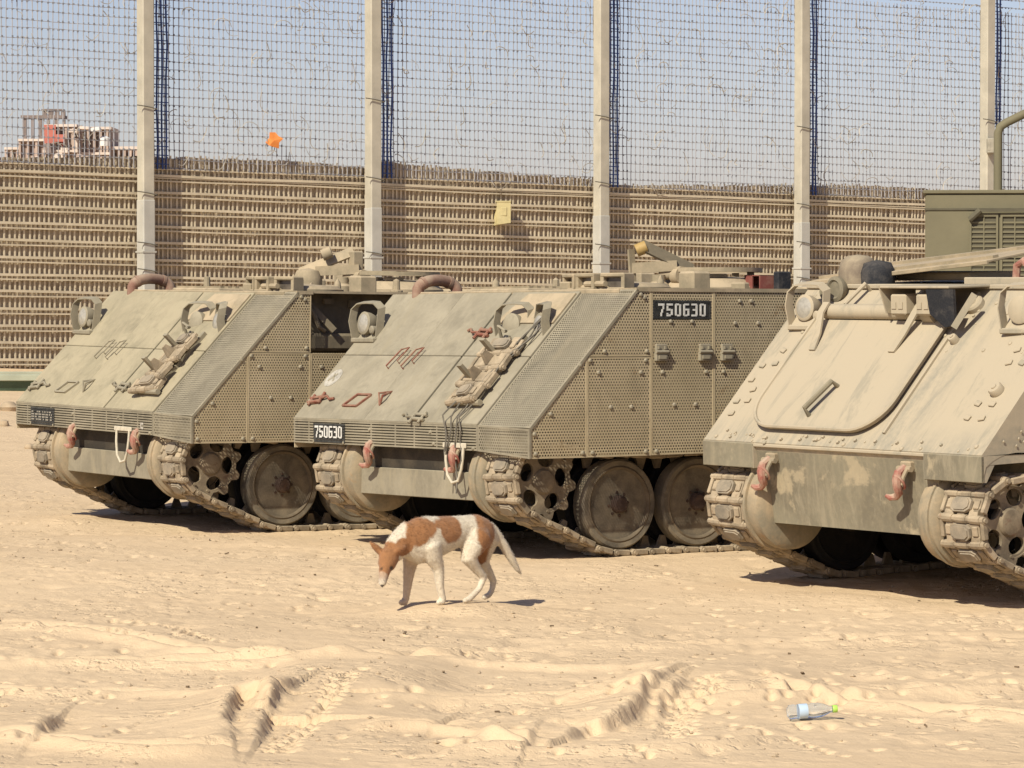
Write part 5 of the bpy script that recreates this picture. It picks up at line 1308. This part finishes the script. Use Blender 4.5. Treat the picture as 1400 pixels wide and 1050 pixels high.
    flow = -H[None] * .9 + np.array([0, 0, -.55])[None] + jit * .28; nn = nv[pick]
    flow = flow - nn * (flow * nn).sum(1, keepdims=True); flow /= np.maximum(1e-6, np.linalg.norm(flow, axis=1, keepdims=True))
    base_ = co[pick] + jit * .0025; wd = np.cross(nn, flow) * .0011; ln = rng.uniform(.006, .014, (26000, 1)); ln = ln * np.where((np.linalg.norm(base_ - np.array(D(530, 775, .03)), axis=1) < .09) | (base_[:, 2] < .16), .45, 1)[:, None]
    tri = np.stack([base_ - wd, base_ + wd, base_ + flow * ln + nn * ln * .28], 1).reshape(-1, 3)
    fm = bpy.data.meshes.new('fur'); fm.from_pydata(tri.tolist(), [], np.arange(78000).reshape(-1, 3).tolist())
    fc = np.repeat(colr[pick] * rng.uniform(.78, 1.12, (26000, 1)), 3, axis=0)
    fa = fm.color_attributes.new('coat', 'FLOAT_COLOR', 'POINT'); fa.data.foreach_set('color', np.concatenate([fc, np.ones((78000, 1))], 1).astype(np.float32).ravel())
    fm.materials.append(t.m); fur = link('fur', fm, dog); fur['kind'] = 'stuff'
    tag(dog, 'thin white and brown dog walking with lowered head before the middle carrier', 'dog')
make_dog()

# ------------------------------------------------------------------ bottle
def make_bottle():
    ax, ay = gpt(1077, 982); bx, by = gpt(1141, 972); d = Vector((bx - ax, by - ay, 0)); L = d.length; d.normalize()
    L = .225; d = Vector((.975, .16, .10)).normalized()
    z = max(height(ax, ay), height((ax + bx) / 2, (ay + by) / 2)) + .030
    M = frame((ax, ay, z), (0, 0, 1), d.cross(Vector((0, 0, 1))) * -1, d); M = frame((ax, ay, z), d.cross(Vector((0, 0, 1))), Vector((0, 0, 1)), -d)
    ex = Vector((0, 0, 1)); ez = d; ey = ez.cross(ex); M = frame((ax, ay, z), ex, ey, ez)
    root = empty('plastic_bottle', M); tag(root, 'clear empty water bottle with green cap lying on the sand', 'bottle')
    MB().lathe([(0, .008), (.022, .0), (.030, .006), (.032, .02), (.030, .035), (.032, .05), (.0315, .085), (.029, .095), (.032, .106), (.032, .135), (.028, .155), (.019, .178), (.0135, .190), (.0135, .200), (0, .200)], 28).build('body', 'bottle_plastic', root, 50)
    MB().lathe([(.0322, .046), (.0324, .047), (.0324, .084), (.0322, .085)], 28).build('label', 'bottle_label', root, 50)
    MB().lathe([(0, .1985), (.0155, .1985), (.0165, .201), (.0165, .216), (.015, .219), (0, .219)], 20).build('cap', 'bottle_cap', root, 50)
make_bottle()
